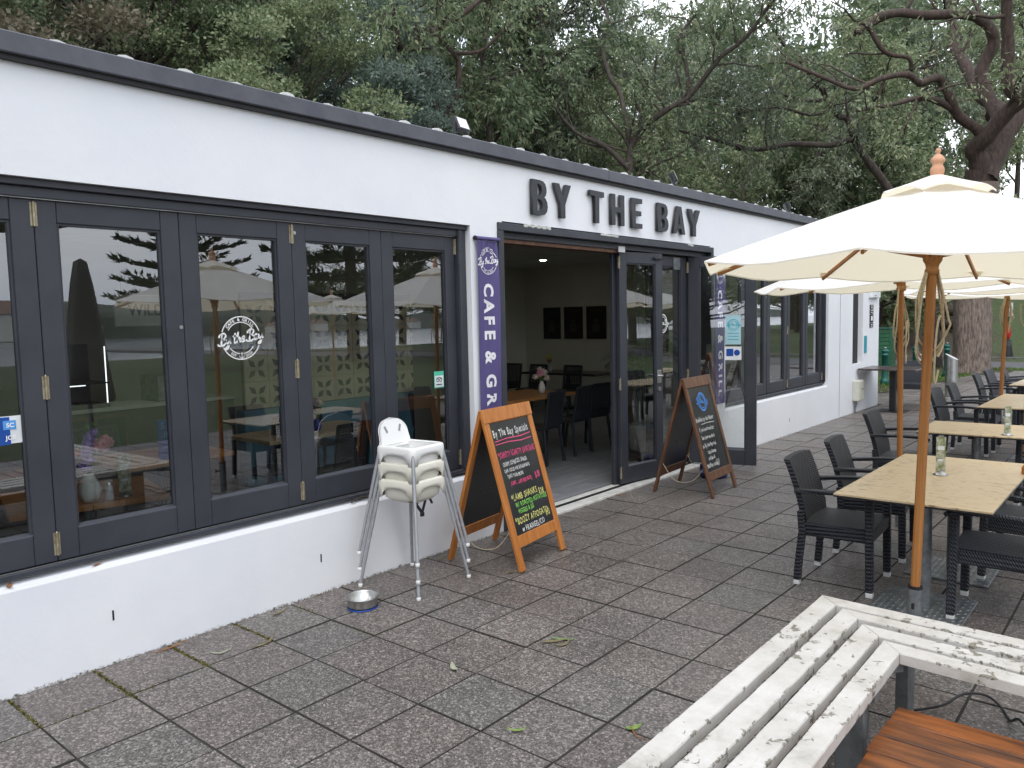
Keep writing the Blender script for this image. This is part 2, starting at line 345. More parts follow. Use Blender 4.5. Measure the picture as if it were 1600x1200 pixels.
def ground_mat():
    m, nt, p = base_mat('park_ground')
    ge = node(nt, 'ShaderNodeNewGeometry'); pos = ge.outputs['Position']; sp = node(nt, 'ShaderNodeSeparateXYZ', {0: pos})
    n1 = node(nt, 'ShaderNodeTexNoise', {'Vector': pos, 'Scale': .5, 'Detail': 7, 'Roughness': .7})
    n2 = node(nt, 'ShaderNodeTexNoise', {'Vector': pos, 'Scale': 9, 'Detail': 7, 'Roughness': .75})
    grass = ramp(nt, n2, [(.3, (.028, .045, .012)), (.5, (.052, .078, .022)), (.7, (.09, .115, .036))]).outputs[0]
    litter = ramp(nt, n2, [(.3, (.022, .017, .012)), (.5, (.06, .045, .030)), (.72, (.14, .10, .065))]).outputs[0]
    # litter under the wood: beyond the road and left of the open slope
    s = mth(nt, 'ADD', mth(nt, 'MULTIPLY', sp.outputs[1], .12), mth(nt, 'MULTIPLY', sp.outputs[0], -.035))
    s = mth(nt, 'ADD', s, .72); s = mth(nt, 'ADD', s, mth(nt, 'MULTIPLY_ADD', n1.outputs[0], .8))
    f = ramp(nt, mth(nt, 'SUBTRACT', s, .55), [(.42, 0), (.62, 1)]).outputs[0]
    gate = mth(nt, 'GREATER_THAN', sp.outputs[1], 2.0)
    c = mixc(nt, mth(nt, 'MULTIPLY', f, gate), grass, litter)
    nt.links.new(c, p.inputs['Base Color']); p.inputs['Roughness'].default_value = .9
    b = node(nt, 'ShaderNodeBump', {'Height': n2, 'Strength': .8, 'Distance': .08}); nt.links.new(b.outputs[0], p.inputs['Normal'])
ground_mat()

# ---------------------------------------------------------------- mesh helpers
class MB:
    def __init__(s): s.v = []; s.f = []; s.sm = []
    def add(s, vs, fs, M=None, smooth=False):
        o = len(s.v)
        if M is not None: vs = [M @ Vector(v) for v in vs]
        s.v += [tuple(v) for v in vs]; s.f += [[i+o for i in f] for f in fs]; s.sm += [smooth]*len(fs); return s
    def box(s, x0, x1, y0, y1, z0, z1, ch=0.0, M=None):
        if x1 < x0: x0, x1 = x1, x0
        if y1 < y0: y0, y1 = y1, y0
        if z1 < z0: z0, z1 = z1, z0
        if ch <= 0:
            vs = [(x0,y0,z0),(x1,y0,z0),(x1,y1,z0),(x0,y1,z0),(x0,y0,z1),(x1,y0,z1),(x1,y1,z1),(x0,y1,z1)]
            return s.add(vs, [[3,2,1,0],[4,5,6,7],[0,1,5,4],[1,2,6,5],[2,3,7,6],[3,0,4,7]], M)
        c = min(ch, (x1-x0)*.45, (y1-y0)*.45, (z1-z0)*.45)
        vs = []; idx = {}
        for i, x in enumerate((x0, x1)):
            for j, y in enumerate((y0, y1)):
                for k, z in enumerate((z0, z1)):
                    dx, dy, dz = (c, -c)[i], (c, -c)[j], (c, -c)[k]
                    for a, pnt in enumerate(((x, y+dy, z+dz), (x+dx, y, z+dz), (x+dx, y+dy, z))):
                        idx[i, j, k, a] = len(vs); vs.append(pnt)
        q = []
        for i in (0, 1):
            L = [idx[i,0,0,0], idx[i,1,0,0], idx[i,1,1,0], idx[i,0,1,0]]; q.append(L if i else L[::-1])
            L = [idx[0,i,0,1], idx[1,i,0,1], idx[1,i,1,1], idx[0,i,1,1]]; q.append(L[::-1] if i else L)
            L = [idx[0,0,i,2], idx[1,0,i,2], idx[1,1,i,2], idx[0,1,i,2]]; q.append(L if i else L[::-1])
        for a in (0, 1):
            for b in (0, 1):
                q.append([idx[0,a,b,1], idx[1,a,b,1], idx[1,a,b,2], idx[0,a,b,2]])
                q.append([idx[a,0,b,0], idx[a,1,b,0], idx[a,1,b,2], idx[a,0,b,2]])
                q.append([idx[a,b,0,0], idx[a,b,1,0], idx[a,b,1,1], idx[a,b,0,1]])
        for i in (0, 1):
            for j in (0, 1):
                for k in (0, 1): q.append([idx[i,j,k,0], idx[i,j,k,1], idx[i,j,k,2]])
        return s.add(vs, q, M)
    def bar(s, p, q, w, t, up=(0, 0, 1), ch=0.0):
        p, q = Vector(p), Vector(q); d = q-p; L = d.length; d.normalize(); up = Vector(up)
        x = up.cross(d)
        if x.length < 1e-4: x = Vector((1, 0, 0)).cross(d)
        x.normalize(); y = d.cross(x)
        M = Matrix(((x.x, y.x, d.x, p.x), (x.y, y.y, d.y, p.y), (x.z, y.z, d.z, p.z), (0, 0, 0, 1)))
        return s.box(-w/2, w/2, -t/2, t/2, 0, L, ch, M)
    def tube(s, pts, rad, n=8, cap=True, smooth=True, closed=False):
        pts = [Vector(p) for p in pts]; m = len(pts)
        if not hasattr(rad, '__len__'): rad = [rad]*m
        vs = []; fs = []; ref = None
        for i, p in enumerate(pts):
            a = pts[max(i-1, 0)]; b = pts[min(i+1, m-1)]
            if closed: a = pts[(i-1) % m]; b = pts[(i+1) % m]
            d = (b-a).normalized()
            if ref is None: ref = Vector((0, 0, 1)) if abs(d.z) < .9 else Vector((1, 0, 0))
            x = (ref - d*ref.dot(d)); x = x.normalized() if x.length > 1e-5 else d.orthogonal().normalized()
            ref = x; y = d.cross(x)
            for k in range(n):
                t = 2*PI*k/n; vs.append(p + (x*math.cos(t) + y*math.sin(t))*rad[i])
        rng = m if closed else m-1
        for i in range(rng):
            for k in range(n):
                a = i*n+k; b = i*n+(k+1) % n; c = ((i+1) % m)*n+(k+1) % n; d = ((i+1) % m)*n+k
                fs.append([a, b, c, d])
        s.add(vs, fs, None, smooth)
        if cap and not closed:
            s.add(vs[:n], [list(range(n))[::-1]]); s.add(vs[-n:], [list(range(n))])
        return s
    def lathe(s, prof, n=24, M=None, smooth=True):
        vs = []; fs = []
        for r, z in prof:
            for k in range(n): vs.append((r*math.cos(2*PI*k/n), r*math.sin(2*PI*k/n), z))
        for i in range(len(prof)-1):
            for k in range(n): fs.append([i*n+k, i*n+(k+1) % n, (i+1)*n+(k+1) % n, (i+1)*n+k])
        return s.add(vs, fs, M, smooth)
    def prism(s, poly, t0, t1, M=None):
        n = len(poly); vs = [(x, y, t0) for x, y in poly] + [(x, y, t1) for x, y in poly]
        fs = [list(range(n))[::-1], list(range(n, 2*n))] + [[i, (i+1) % n, n+(i+1) % n, n+i] for i in range(n)]
        return s.add(vs, fs, M)
    def sphere(s, c, r, n=10, m=7, sc=(1, 1, 1)):
        pr = [(max(1e-4, math.sin(PI*i/m)), -math.cos(PI*i/m)) for i in range(m+1)]
        return s.lathe(pr, n, Matrix.Translation(Vector(c)) @ Matrix.Diagonal((r*sc[0], r*sc[1], r*sc[2], 1)))
    def mesh(s, name):
        me = bpy.data.meshes.new(name); me.from_pydata(s.v, [], s.f)
        me.polygons.foreach_set('use_smooth', s.sm); me.update(); return me

def link(name, data, parent=None, loc=None, rot=None):
    o = bpy.data.objects.new(name, data); COL.objects.link(o)
    if parent is not None: o.parent = parent
    if loc is not None: o.location = loc
    if rot is not None: o.rotation_euler = rot
    return o
def part(name, mb, mat, parent=None, loc=None, rot=None, kind=None, label=None):
    me = mb if isinstance(mb, bpy.types.Mesh) else mb.mesh(name)
    if not me.materials: me.materials.append(MATS[mat])
    o = link(name, me, parent, loc, rot)
    if kind: o['kind'] = kind
    if label: o['label'] = label
    return o
def tag(o, label, cat, group=None):
    o['label'] = label; o['category'] = cat
    if group: o['group'] = group
    return o
def thing(name, label, cat, loc=(0, 0, 0), rz=0.0, group=None):
    o = bpy.data.objects.new(name, None); COL.objects.link(o); o.location = loc; o.rotation_euler = (0, 0, rz); o.empty_display_size = .1
    return tag(o, label, cat, group)
def copy_tree(o, parent=None):
    c = o.copy(); COL.objects.link(c)
    if parent is not None: c.parent = parent
    for ch in list(o.children): copy_tree(ch, c)
    return c
def dup(root, label, loc, rz, group=None, scale=None):
    c = copy_tree(root); c.location = loc; c.rotation_euler = (0, 0, rz); c['label'] = label
    if group: c['group'] = group
    if scale: c.scale = (scale,)*3
    return c
def smooth_path(pts, sub=4, closed=False):
    P_ = [np.array(p, float) for p in pts]; n = len(P_); out = []
    for i in range(n if closed else n-1):
        if closed: a, b, c, d = P_[(i-1) % n], P_[i], P_[(i+1) % n], P_[(i+2) % n]
        else: a, b, c, d = P_[max(i-1, 0)], P_[i], P_[i+1], P_[min(i+2, n-1)]
        for k in range(sub):
            t = k/sub; out.append(.5*((2*b)+(-a+c)*t+(2*a-5*b+4*c-d)*t*t+(-a+3*b-3*c+d)*t**3))
    if not closed: out.append(P_[-1])
    return out

# ---------------------------------------------------------------- writing
_tcache = {}
def text_vf(s_, size=1.0, offset=0.0, extrude=0.0, align='CENTER', shear=0.0):
    key = (s_, size, offset, extrude, align, shear)
    if key in _tcache: return _tcache[key]
    cu = bpy.data.curves.new('t', 'FONT'); cu.body = s_; cu.size = size; cu.offset = offset; cu.extrude = extrude; cu.align_x = align; cu.shear = shear; cu.resolution_u = 3
    o = bpy.data.objects.new('t', cu); COL.objects.link(o); dg = bpy.context.evaluated_depsgraph_get(); dg.update()
    me = bpy.data.meshes.new_from_object(o.evaluated_get(dg))
    vs = [v.co.copy() for v in me.vertices]; fs = [list(p.vertices) for p in me.polygons]
    bpy.data.objects.remove(o); bpy.data.curves.remove(cu); bpy.data.meshes.remove(me)
    _tcache[key] = (vs, fs); return vs, fs
def add_text(mb, s_, size, M, offset=0.0, extrude=0.0, align='CENTER', xs=1.0, shear=0.0):
    vs, fs = text_vf(s_, size, offset, extrude, align, shear)
    return mb.add([(v.x*xs, v.y, v.z) for v in vs], fs, M)
def ribbon(mb, pts, w, M=None):
    n = len(pts); vs = []
    for i in range(n):
        a = np.array(pts[max(i-1, 0)]); b = np.array(pts[min(i+1, n-1)]); d = b-a; d = d/(np.linalg.norm(d)+1e-9); nn = np.array((-d[1], d[0]))
        ww = w*(.75+.25*math.sin(i*.9)); p = np.array(pts[i]); vs += [(*(p+nn*ww/2), 0), (*(p-nn*ww/2), 0)]
    return mb.add(vs, [[2*i, 2*i+1, 2*i+3, 2*i+2] for i in range(n-1)], M)
SCRIPT = {
 'B': (.62, [[(.18, .02), (.2, .5), (.24, 1)], [(-.06, .72), (.05, .95), (.3, 1.04), (.56, .95), (.58, .74), (.4, .55), (.2, .5), (.5, .47), (.62, .26), (.46, .03), (.16, -.03), (-.1, .06), (-.12, .2)]]),
 'y': (.46, [[(.0, .5), (.03, .2), (.14, .1), (.3, .25), (.38, .5), (.33, .1), (.2, -.34), (.02, -.4), (.06, -.2), (.5, .16)]]),
 't': (.34, [[(.2, .92), (.12, .3), (.14, .06), (.36, .12)], [(-.05, .62), (.36, .68)]]),
 'h': (.46, [[(.16, .98), (.08, .4), (.04, 0)], [(.06, .25), (.2, .5), (.33, .42), (.32, .1), (.46, .08)]]),
 'e': (.42, [[(.03, .2), (.3, .3), (.3, .48), (.14, .46), (.04, .22), (.14, .02), (.42, .14)]]),
 'a': (.50, [[(.38, .44), (.16, .5), (.02, .24), (.12, .03), (.3, .14), (.38, .46), (.36, .1), (.5, .1)]]),
 ' ': (.26, [])}
def script_text(mb, s_, h, w, M):
    x = 0; tot = sum(SCRIPT[c][0] for c in s_)
    for c in s_:
        adv, st = SCRIPT[c]
        for q in st:
            pts = [((x+px+py*.18-tot/2)*h, py*h) for px, py in smooth_path(q, 4)]
            ribbon(mb, pts, w, M)
        x += adv
def arc_text(mb, s_, r, a0, a1, size, M, inward=False, offset=0.0):
    n = len(s_)
    for i, c in enumerate(s_):
        if c == ' ': continue
        a = a0+(a1-a0)*(i+.5)/n
        rot = a-PI/2 if not inward else a+PI/2
        add_text(mb, c, size, M @ Matrix.Translation((r*math.cos(a), r*math.sin(a), 0)) @ Matrix.Rotation(rot, 4, 'Z') @ Matrix.Translation((0, -size*.34, 0)), offset)
def ring(mb, r, w, a0, a1, M, n=40):
    vs = []
    for i in range(n+1):
        a = a0+(a1-a0)*i/n; vs += [((r+w/2)*math.cos(a), (r+w/2)*math.sin(a), 0), ((r-w/2)*math.cos(a), (r-w/2)*math.sin(a), 0)]
    mb.add(vs, [[2*i, 2*i+1, 2*i+3, 2*i+2] for i in range(n)], M)
def logo(mb, r, M):
    ring(mb, r, r*.05, R(18), R(162), M); ring(mb, r, r*.05, R(205), R(338), M)
    ring(mb, r*.74, r*.04, R(32), R(150), M); ring(mb, r*.74, r*.04, R(218), R(262), M); ring(mb, r*.74, r*.04, R(278), R(325), M)
    arc_text(mb, 'CAFE & GRILL', r*.87, R(146), R(38), r*.2, M, offset=.006*r)
    arc_text(mb, 'EST.', r*.87, R(232), R(258), r*.17, M, True, offset=.004*r)
    arc_text(mb, '2020', r*.87, R(283), R(309), r*.17, M, True, offset=.004*r)
    mb.box(-.015*r, .015*r, -r*.95, -r*.66, -.0002, .0002, 0, M); mb.box(-.07*r, .07*r, -r*.74, -r*.715, -.0002, .0002, 0, M)
    ribbon(mb, [(-.13*r, -.82*r), (-.09*r, -.92*r), (0, -.96*r), (.09*r, -.92*r), (.13*r, -.82*r)], .035*r, M)
    script_text(mb, 'By the Bay', r*.52, r*.095, M @ Matrix.Rotation(R(7), 4, 'Z') @ Matrix.Translation((0, -r*.2, 0)))
def face_y(x, y, z):      # text plane that faces -y (towards the terrace)
    return Matrix.Translation((x, y, z)) @ Matrix.Rotation(PI/2, 4, 'X')
# ================================================================ SETTING: ground, paving, road
D = 4.293; J = 4.383
def hill(x, y):
    return .27*min(max(0.0, (x-32.5)*min(1.0, max(0.0, (y+5)/7)), (y-13)-max(0.0, x-20)*1.2), 34)
def struct(name, mb, mat): 
    o = part(name, mb, mat); o['kind'] = 'structure'; return o
g = MB(); xs = [-90+4*i for i in range(66)]; ys = [-36+4*i for i in range(46)]
vs = [(x, y, hill(x, y)-.05) for y in ys for x in xs]; nx = len(xs)
g.add(vs, [[j*nx+i, j*nx+i+1, (j+1)*nx+i+1, (j+1)*nx+i] for j in range(len(ys)-1) for i in range(nx-1)], None, True)
struct('ground', g, 'park_ground')
g = MB(); g.box(-400, 500, -190, -35.5, -1.2, -1.0); struct('water', g, 'water_blue')
g = MB(); rg = random.Random(3); n = 120
for i in range(n): 
    x = -420+8*i; h = 4+3*math.sin(i*.21)+2.5*math.sin(i*.7+1)+rg.uniform(0, 2)
    g.v += [(x, -188, -1.2), (x, -190, h*.45), (x, -230, h)]
g.f = [[3*i+k, 3*i+3+k, 3*i+4+k, 3*i+1+k] for i in range(n-1) for k in (0, 1)]; g.sm = [True]*len(g.f)
struct('far_shore', g, 'far_bush')
g = MB(); g.box(27, 31, -60, 60, -.2, -.012); struct('road', g, 'asphalt')
g = MB()
for k in range(40): g.box(31.0, 31.16, -40+2.0*k, -40+2.0*k+1.99, -.2, .11, .012)
struct('kerb', g, 'kerb_concrete')

def proj(P_):
    v = Vector(P_)-Vector((0, 0, 1.8)); z = v.dot(_f)
    if z < .1: return None
    return 800+1227.36*v.dot(_r)/z, 600-1227.36*v.dot(_u)/z, z
def on_paving(x, y):
    if x > 26.6 or x < -4: return False
    if x < 15.9: return y < 4.2
    return y < min(5.3, 4.86-.136*(x-18.1)) if x < 25 else y < 3.9-.55*(x-25)
patio = MB(); patio.v = [(-4, -3.4, -.0055), (26.9, -3.4, -.0055), (26.9, 2.9, -.0055), (25, 3.92, -.0055), (18.1, 4.86, -.0055), (15.85, 5.3, -.0055), (15.83, 4.31, -.0055), (-4, 4.31, -.0055)]; patio.f = [list(range(8))]; patio.sm = [False]
patio = struct('patio', patio, 'joint_fill')
def paver_mesh(y1):
    m = MB(); rr = random.Random(int(y1*1000)); m.box(0, .3938, 0, y1, -.02, 0, .003); return m.mesh('paver')
pm = paver_mesh(.3908); pm_edge = paver_mesh(.430)
def dirty_sides(me):      # dirt packed against the sides of each paver
    me.materials.append(MATS['paver_grey']); me.materials.append(MATS['joint_fill'])
    for p_ in me.polygons:
        if p_.normal.z < .95: p_.material_index = 1
for me in (pm, pm_edge): dirty_sides(me)
cells = []
for i in range(-20, 60):
    for j in range(0, 19):
        x = 3.612+.401*i; y = 3.857-.398*j; w_ = .430 if j == 0 else .3915
        if not on_paving(x+.2, y+.2): continue
        cells.append((x+.003, y+.003, j == 0 and x < 15.5))
    for j in range(1, 4):
        x = 3.612+.401*i; y = 3.857+.398*j
        if x > 15.9 and on_paving(x+.2, y+.2): cells.append((x+.003, y+.003, False))
vis = []
for c in cells:
    p = proj((c[0]+.2, c[1]+.2, 0))
    if p and -40 < p[0] < 1640 and 400 < p[1] < 1290: vis.append((p[2], c))
vis.sort(key=lambda t: t[0]); near = [c for _, c in vis[:300]]; ns = set(near)
rg = random.Random(11)
for c in near:
    part('paver', pm_edge if c[2] else pm, 'paver_grey', patio, (c[0], c[1], rg.uniform(-.0025, .002)), (rg.uniform(-.004, .004), rg.uniform(-.004, .004), rg.uniform(-.004, .004)))
g = MB()
for c in cells:
    if c not in ns:
        dz = rg.uniform(-.002, .002); g.box(c[0], c[0]+.3938, c[1], c[1]+.3908, -.02, dz, .003)
g = g.mesh('far_pavers'); dirty_sides(g); part('far_pavers', g, 'paver_grey', patio, kind='stuff')

# grass strip beyond the paving
g = MB(); g.v = [(15.83, 5.32, -.004), (18.1, 4.89, -.004), (25, 3.96, -.004), (26.9, 2.95, -.004), (26.99, 3, -.004), (26.99, 14, -.004), (15.83, 14, -.004)]; g.f = [list(range(7))]; g.sm = [False]
struct('grass_strip', g, 'park_ground')
def leaf_mesh(name, base, dirs, L, Wd, rng, mat):
    n = len(base); d = dirs/np.linalg.norm(dirs, axis=1, keepdims=True)
    rnd = rng.normal(size=(n, 3)); s_ = np.cross(d, rnd); s_ /= np.linalg.norm(s_, axis=1, keepdims=True)+1e-9
    L = L[:, None]; Wd = Wd[:, None]; nn = np.cross(s_, d)
    v = np.empty((n, 4, 3)); v[:, 0] = base; v[:, 1] = base+d*L*.42+s_*Wd+nn*L*.05; v[:, 2] = base+d*L-nn*L*.06; v[:, 3] = base+d*L*.42-s_*Wd+nn*L*.05
    me = bpy.data.meshes.new(name); me.vertices.add(4*n); me.vertices.foreach_set('co', v.ravel().astype(np.float32))
    me.loops.add(4*n); me.loops.foreach_set('vertex_index', np.arange(4*n, dtype=np.int32))
    me.polygons.add(n); me.polygons.foreach_set('loop_start', np.arange(0, 4*n, 4, dtype=np.int32)); 
    me.update(calc_edges=True); me.materials.append(MATS[mat]); return me
rn = np.random.default_rng(5); n = 26000
bx = rn.uniform(16, 27, n); by = rn.uniform(3.2, 9, n); ok = by > np.where(bx < 25, 4.86-.136*(bx-18.1), 3.9-.55*(bx-25))+.02
ok &= ~((bx > 24.2) & (bx < 26.2) & (by > 3.5) & (by < 5.6) & (rn.random(n) < .8)); ok &= (np.sin(bx*1.3)+np.sin(by*2.1+bx)+rn.normal(size=n)*.7) > -.9
bx, by = bx[ok], by[ok]; m_ = len(bx)
o = link('grass', leaf_mesh('grass', np.stack([bx, by, np.full(m_, -.01)], 1), np.stack([rn.normal(size=m_)*.4, rn.normal(size=m_)*.4, np.ones(m_)], 1), rn.uniform(.03, .085, m_), np.full(m_, .012), rn, 'grass_blade')); o['kind'] = 'stuff'

# ================================================================ THE CAFE
BX = (7, 4.3, 0); OFF = (-7, -4.3, 0)
cafe = thing('cafe_building', 'long white cafe building with charcoal folding windows and a flat dark roof edge', 'building', BX)
def bp(name, mb, mat, **k): return part(name, mb, mat, cafe, OFF, **k)
w = MB(); T = .22
def wl(x0, x1, z0, z1): w.box(x0, x1, D, D+T, z0, z1)
wl(-4, 15.81, 2.60, 3.12)
wl(-4, -.79, -.05, 2.60); wl(-.79, 4.598, -.05, .522); wl(-.79, 4.598, 2.537, 2.60)
wl(4.598, 4.985, -.05, 2.60)
wl(8.79, 9.2, -.05, 2.60); wl(9.2, 12.997, -.05, .575); wl(9.2, 12.997, 2.537, 2.60)
wl(12.997, 14.25, -.05, 2.60); wl(14.25, 14.82, -.05, .854); wl(14.25, 14.82, 2.36, 2.60); wl(14.82, 15.81, -.05, 2.60)
w.box(15.59, 15.81, D+T, 11, -.05, 3.12); w.box(-4, -3.78, D+T, 11, -.05, 3.12)
front_wall = bp('wall', w, 'white_plaster')
# sloped masonry sills
for x0, x1, z in ((-.79, 4.598, .522), (9.2, 12.997, .575)):
    w = MB(); w.add([(x0, D+.001, z-.02), (x1, D+.001, z-.02), (x1, D+.2, z-.02), (x0, D+.2, z-.02), (x0, D+.001, z+.002), (x1, D+.001, z+.002), (x1, D+.2, z+.05), (x0, D+.2, z+.05)], [[3,2,1,0],[4,5,6,7],[0,1,5,4],[1,2,6,5],[2,3,7,6],[3,0,4,7]])
    bp('sill', w, 'white_plaster')
# plaster ledge line a hand below the sill, drainage slots, vertical expansion joint
w = MB()
w.box(13.57, 13.576, D-.003, D+.01, .02, 3.08); bp('expansion_joint', w, 'trim_black')
for x, z in ((1.72, .235), (3.06, .21), (11.35, .19)):
    w = MB(); w.box(x, x+.009, D-.002, D+.05, z, z+.055); bp('weep_hole', w, 'trim_black')
# roof: fascia, painted shade band under it, sheet with white rib ends
w = MB()
for a, b in ((-4.05, 1.02), (1.023, 6.52), (6.523, 11.2), (11.203, 15.85)): w.box(a, b, D-.055, D-.005, 3.098, 3.2, .006)
bp('fascia', w, 'fascia_metal')
w = MB(); w.box(-4.03, 15.83, D-.032, D-.001, 3.072, 3.098); bp('fascia_shade_band', w, 'trim_black')  # black strip painted in for the shadow under the fascia
w = MB(); w.add([(-4.05, D-.005, 3.12), (15.85, D-.005, 3.12), (15.85, 11, 3.12), (-4.05, 11, 3.12), (-4.05, D-.005, 3.192), (15.85, D-.005, 3.192), (15.85, 11, 3.25), (-4.05, 11, 3.25)], [[3,2,1,0],[4,5,6,7],[0,1,5,4],[1,2,6,5],[2,3,7,6],[3,0,4,7]])
roof = bp('roof', w, 'roof_white')
rm = MB(); rm.tube([(0, 0, 0), (0, 3.3, .028), (0, 6.6, .056)], .046, 10); rm.v = [(x*1.35, y, z*.85) for x, y, z in rm.v]; rm = rm.mesh('roof_rib')
x = -3.9
while x < 15.8: part('roof_rib', rm, 'roof_white', roof, (x, D-.02+random.uniform(-.015, .02), 3.186)); x += .326

# ---- folding window sashes
def sash_mesh(wd, h, st, top, bot):
    m = MB(); e = .003
    m.box(0, st, 0, .045, 0, h, .003); m.box(wd-st, wd, 0, .045, 0, h, .003)
    m.box(st+.0015, wd-st-.0015, .001, .044, h-top, h, .003); m.box(st+.0015, wd-st-.0015, .001, .044, 0, bot, .003)
    b = .012
    m.box(st, st+b, .012, .04, bot, h-top); m.box(wd-st-b, wd-st, .012, .04, bot, h-top); m.box(st+b, wd-st-b, .012, .04, h-top-b, h-top)
    return m.mesh('window_sash')
def bead_mesh(wd, st, bot):
    m = MB(); m.add([(st, .004, bot), (wd-st, .004, bot), (wd-st, .04, bot), (st, .04, bot), (st, .006, bot+.004), (wd-st, .006, bot+.004), (wd-st, .04, bot+.022), (st, .04, bot+.022)], [[3,2,1,0],[4,5,6,7],[0,1,5,4],[1,2,6,5],[2,3,7,6],[3,0,4,7]]); return m.mesh('glazing_bead')
def pane_mesh(wd, h, st, top, bot):
    m = MB(); m.v = [(st, 0, bot), (wd-st, 0, bot), (wd-st, 0, h-top), (st, 0, h-top)]; m.f = [[0, 1, 2, 3]]; m.sm = [False]; return m.mesh('pane')
def hinge_mesh():
    m = MB(); m.tube([(0, 0, -.06), (0, 0, -.021)], .0075, 8); m.tube([(0, 0, -.019), (0, 0, .035)], .0075, 8); m.tube([(0, 0, .037), (0, 0, .06)], .0075, 8); m.tube([(0, 0, .06), (0, 0, .067)], [.005, .001], 8); m.box(-.016, .016, .004, .007, -.058, .058); return m.mesh('hinge')
HM = hinge_mesh()
SH, SW = 1.843, .7465
sm_ = sash_mesh(SW, SH, .104, .108, .155); bm_ = bead_mesh(SW, .104, .155); gm_ = pane_mesh(SW, SH, .104, .108, .155)
def window_run(x_left, n, zb, tilt, hinges):
    out = []
    for i in range(n):
        s = part('window_sash', sm_, 'charcoal_paint', cafe, (x_left+.7498*i+OFF[0], J+OFF[1], zb))
        b = part('glazing_bead', bm_, 'charcoal_paint', s)
        p = part('pane', gm_, 'window_glass', s, (0, .027, 0)); t = tilt.get(i, 0)
        p.rotation_euler = (0, 0, R(t)); p.location = (SW/2*(1-math.cos(R(t))), .027-SW/2*math.sin(R(t)), 0)
        if i in hinges:
            for z in (.09, .9, 1.77): part('hinge', HM, 'brass_old', s, (-.002, -.006, z))
        out.append(s)
    return out
ws1 = window_run(-.739, 7, .60, {4: 1.25, 5: 1.1}, {1, 3, 5})
for z in (.09, 1.77): part('hinge', HM, 'brass_old', ws1[6], (SW+.004, -.006, z))
ws2 = window_run(9.235, 5, .655, {}, {1, 3})
for s in ws2: s.scale = (.98, 1, .97)
for z in (.09, 1.77): part('hinge', HM, 'brass_old', ws2[4], (SW+.004, -.006, z))
def window_frame(x0, x1, zb, zt, zh, lx, rx):
    m = MB()
    m.box(x0, x1, D+.03, D+.2, zh-.036, zh-.001, .003); m.box(x0, x1, D+.058, D+.2, zt+.006, zh-.037, .003)
    m.box(rx, x1, D+.05, D+.2, zb, zh-.037, .003); m.box(x0, lx, D+.05, D+.2, zb, zh-.037, .003)
    m.box(rx-.0, rx+.03, D+.038, D+.05, zb, zh-.038, .003)
    m.box(x0, x1, D+.052, D+.2, zb-.034, zb-.006, .004)
    return bp('window_frame', m, 'charcoal_paint')
window_frame(-.788, 4.597, .60, 2.443, 2.537, -.742, 4.512)
window_frame(9.201, 12.996, .655, 2.443, 2.537, 9.232, 12.975)
for a_, b_, c_, d_, e_, f_ in ((-.788, 4.597, .075, .083, 2.4445, 2.4485), (9.201, 12.99, .075, .083, 2.4445, 2.4485), (-.788, 4.597, .062, .075, .596, .5995)):
    m = MB(); m.box(a_, b_, D+c_, D+d_, e_, f_); bp('window_track', m, 'steel')
# slot window at the far end
m = MB(); m.box(14.252, 14.818, D+.083, D+.12, .856, 2.358); sw = bp('slot_window', m, 'trim_black')
# decals and stickers stuck on the panes (sub-parts of the sashes)
def on_sash(mb_, sash, mat, name='decal'): return part(name, mb_, mat, sash)
m = MB(); logo(m, .131, face_y(2.626+.739-.7498*4-.0, .018, 1.715-.60) ); on_sash(m, ws1[4], 'decal_white', 'logo_decal')
def rect(x0, x1, z0, z1, y): 
    m = MB(); m.box(x0, x1, y, y+.001, z0, z1); return m
sx = lambda x, i: x+.739-.7498*i
on_sash(rect(sx(4.262, 6), sx(4.369, 6), 1.268-.6, 1.398-.6, .019), ws1[6], 'sticker_mint', 'sticker')
m = rect(sx(4.27, 6), sx(4.361, 6), 1.276-.6, 1.364-.6, .0175)
on_sash(m, ws1[6], 'sticker_white', 'sticker')
m = MB(); cx = sx(4.315, 6)
for q in (-1, 1): ring(m, .012, .006, 0, 2*PI, face_y(cx+q*.016, .0165, 1.328-.6), 16)
m.box(cx-.035, cx+.03, .016, .0165, 1.29-.6, 1.298-.6); ribbon(m, [(-.03, .012), (-.012, .02), (.012, .02), (.03, .012)], .006, face_y(cx, .0165, 1.328-.6)); on_sash(m, ws1[6], 'trim_black', 'sticker_print')
# payment sticker low in the left pane
on_sash(rect(sx(1.125, 2), sx(1.405, 2), 1.235-.6, 1.372-.6, .019), ws1[2], 'sticker_white', 'sticker')
on_sash(rect(sx(1.125, 2), sx(1.340, 2), 1.230-.6, 1.368-.6, .0175), ws1[2], 'sticker_blue', 'sticker')
m = MB(); ribbon(m, smooth_path([(-.045, .03), (-.02, .05), (.01, .045), (.02, .02), (-.01, -.02), (-.05, -.045)], 4), .018, face_y(sx(1.245, 2), .0165, 1.315-.6)); on_sash(m, ws1[2], 'sticker_aqua', 'sticker_print')
m = MB(); m.box(sx(1.310, 2), sx(1.367, 2), .016, .0168, 1.305-.6, 1.350-.6); on_sash(m, ws1[2], 'sticker_sky', 'sticker_print')
m = MB(); add_text(m, 'SC', .03, face_y(sx(1.341, 2), .0155, 1.317-.6), .0008); add_text(m, 'JCB', .03, face_y(sx(1.341, 2), .0155, 1.255-.6), .0008); 
add_text(m, 'PAYMENTS', .016, face_y(sx(1.235, 2), .0165, 1.242-.6), .0004); add_text(m, 'NOW HERE', .016, face_y(sx(1.235, 2), .0165, 1.258-.6), .0004); on_sash(m, ws1[2], 'decal_white', 'sticker_print')
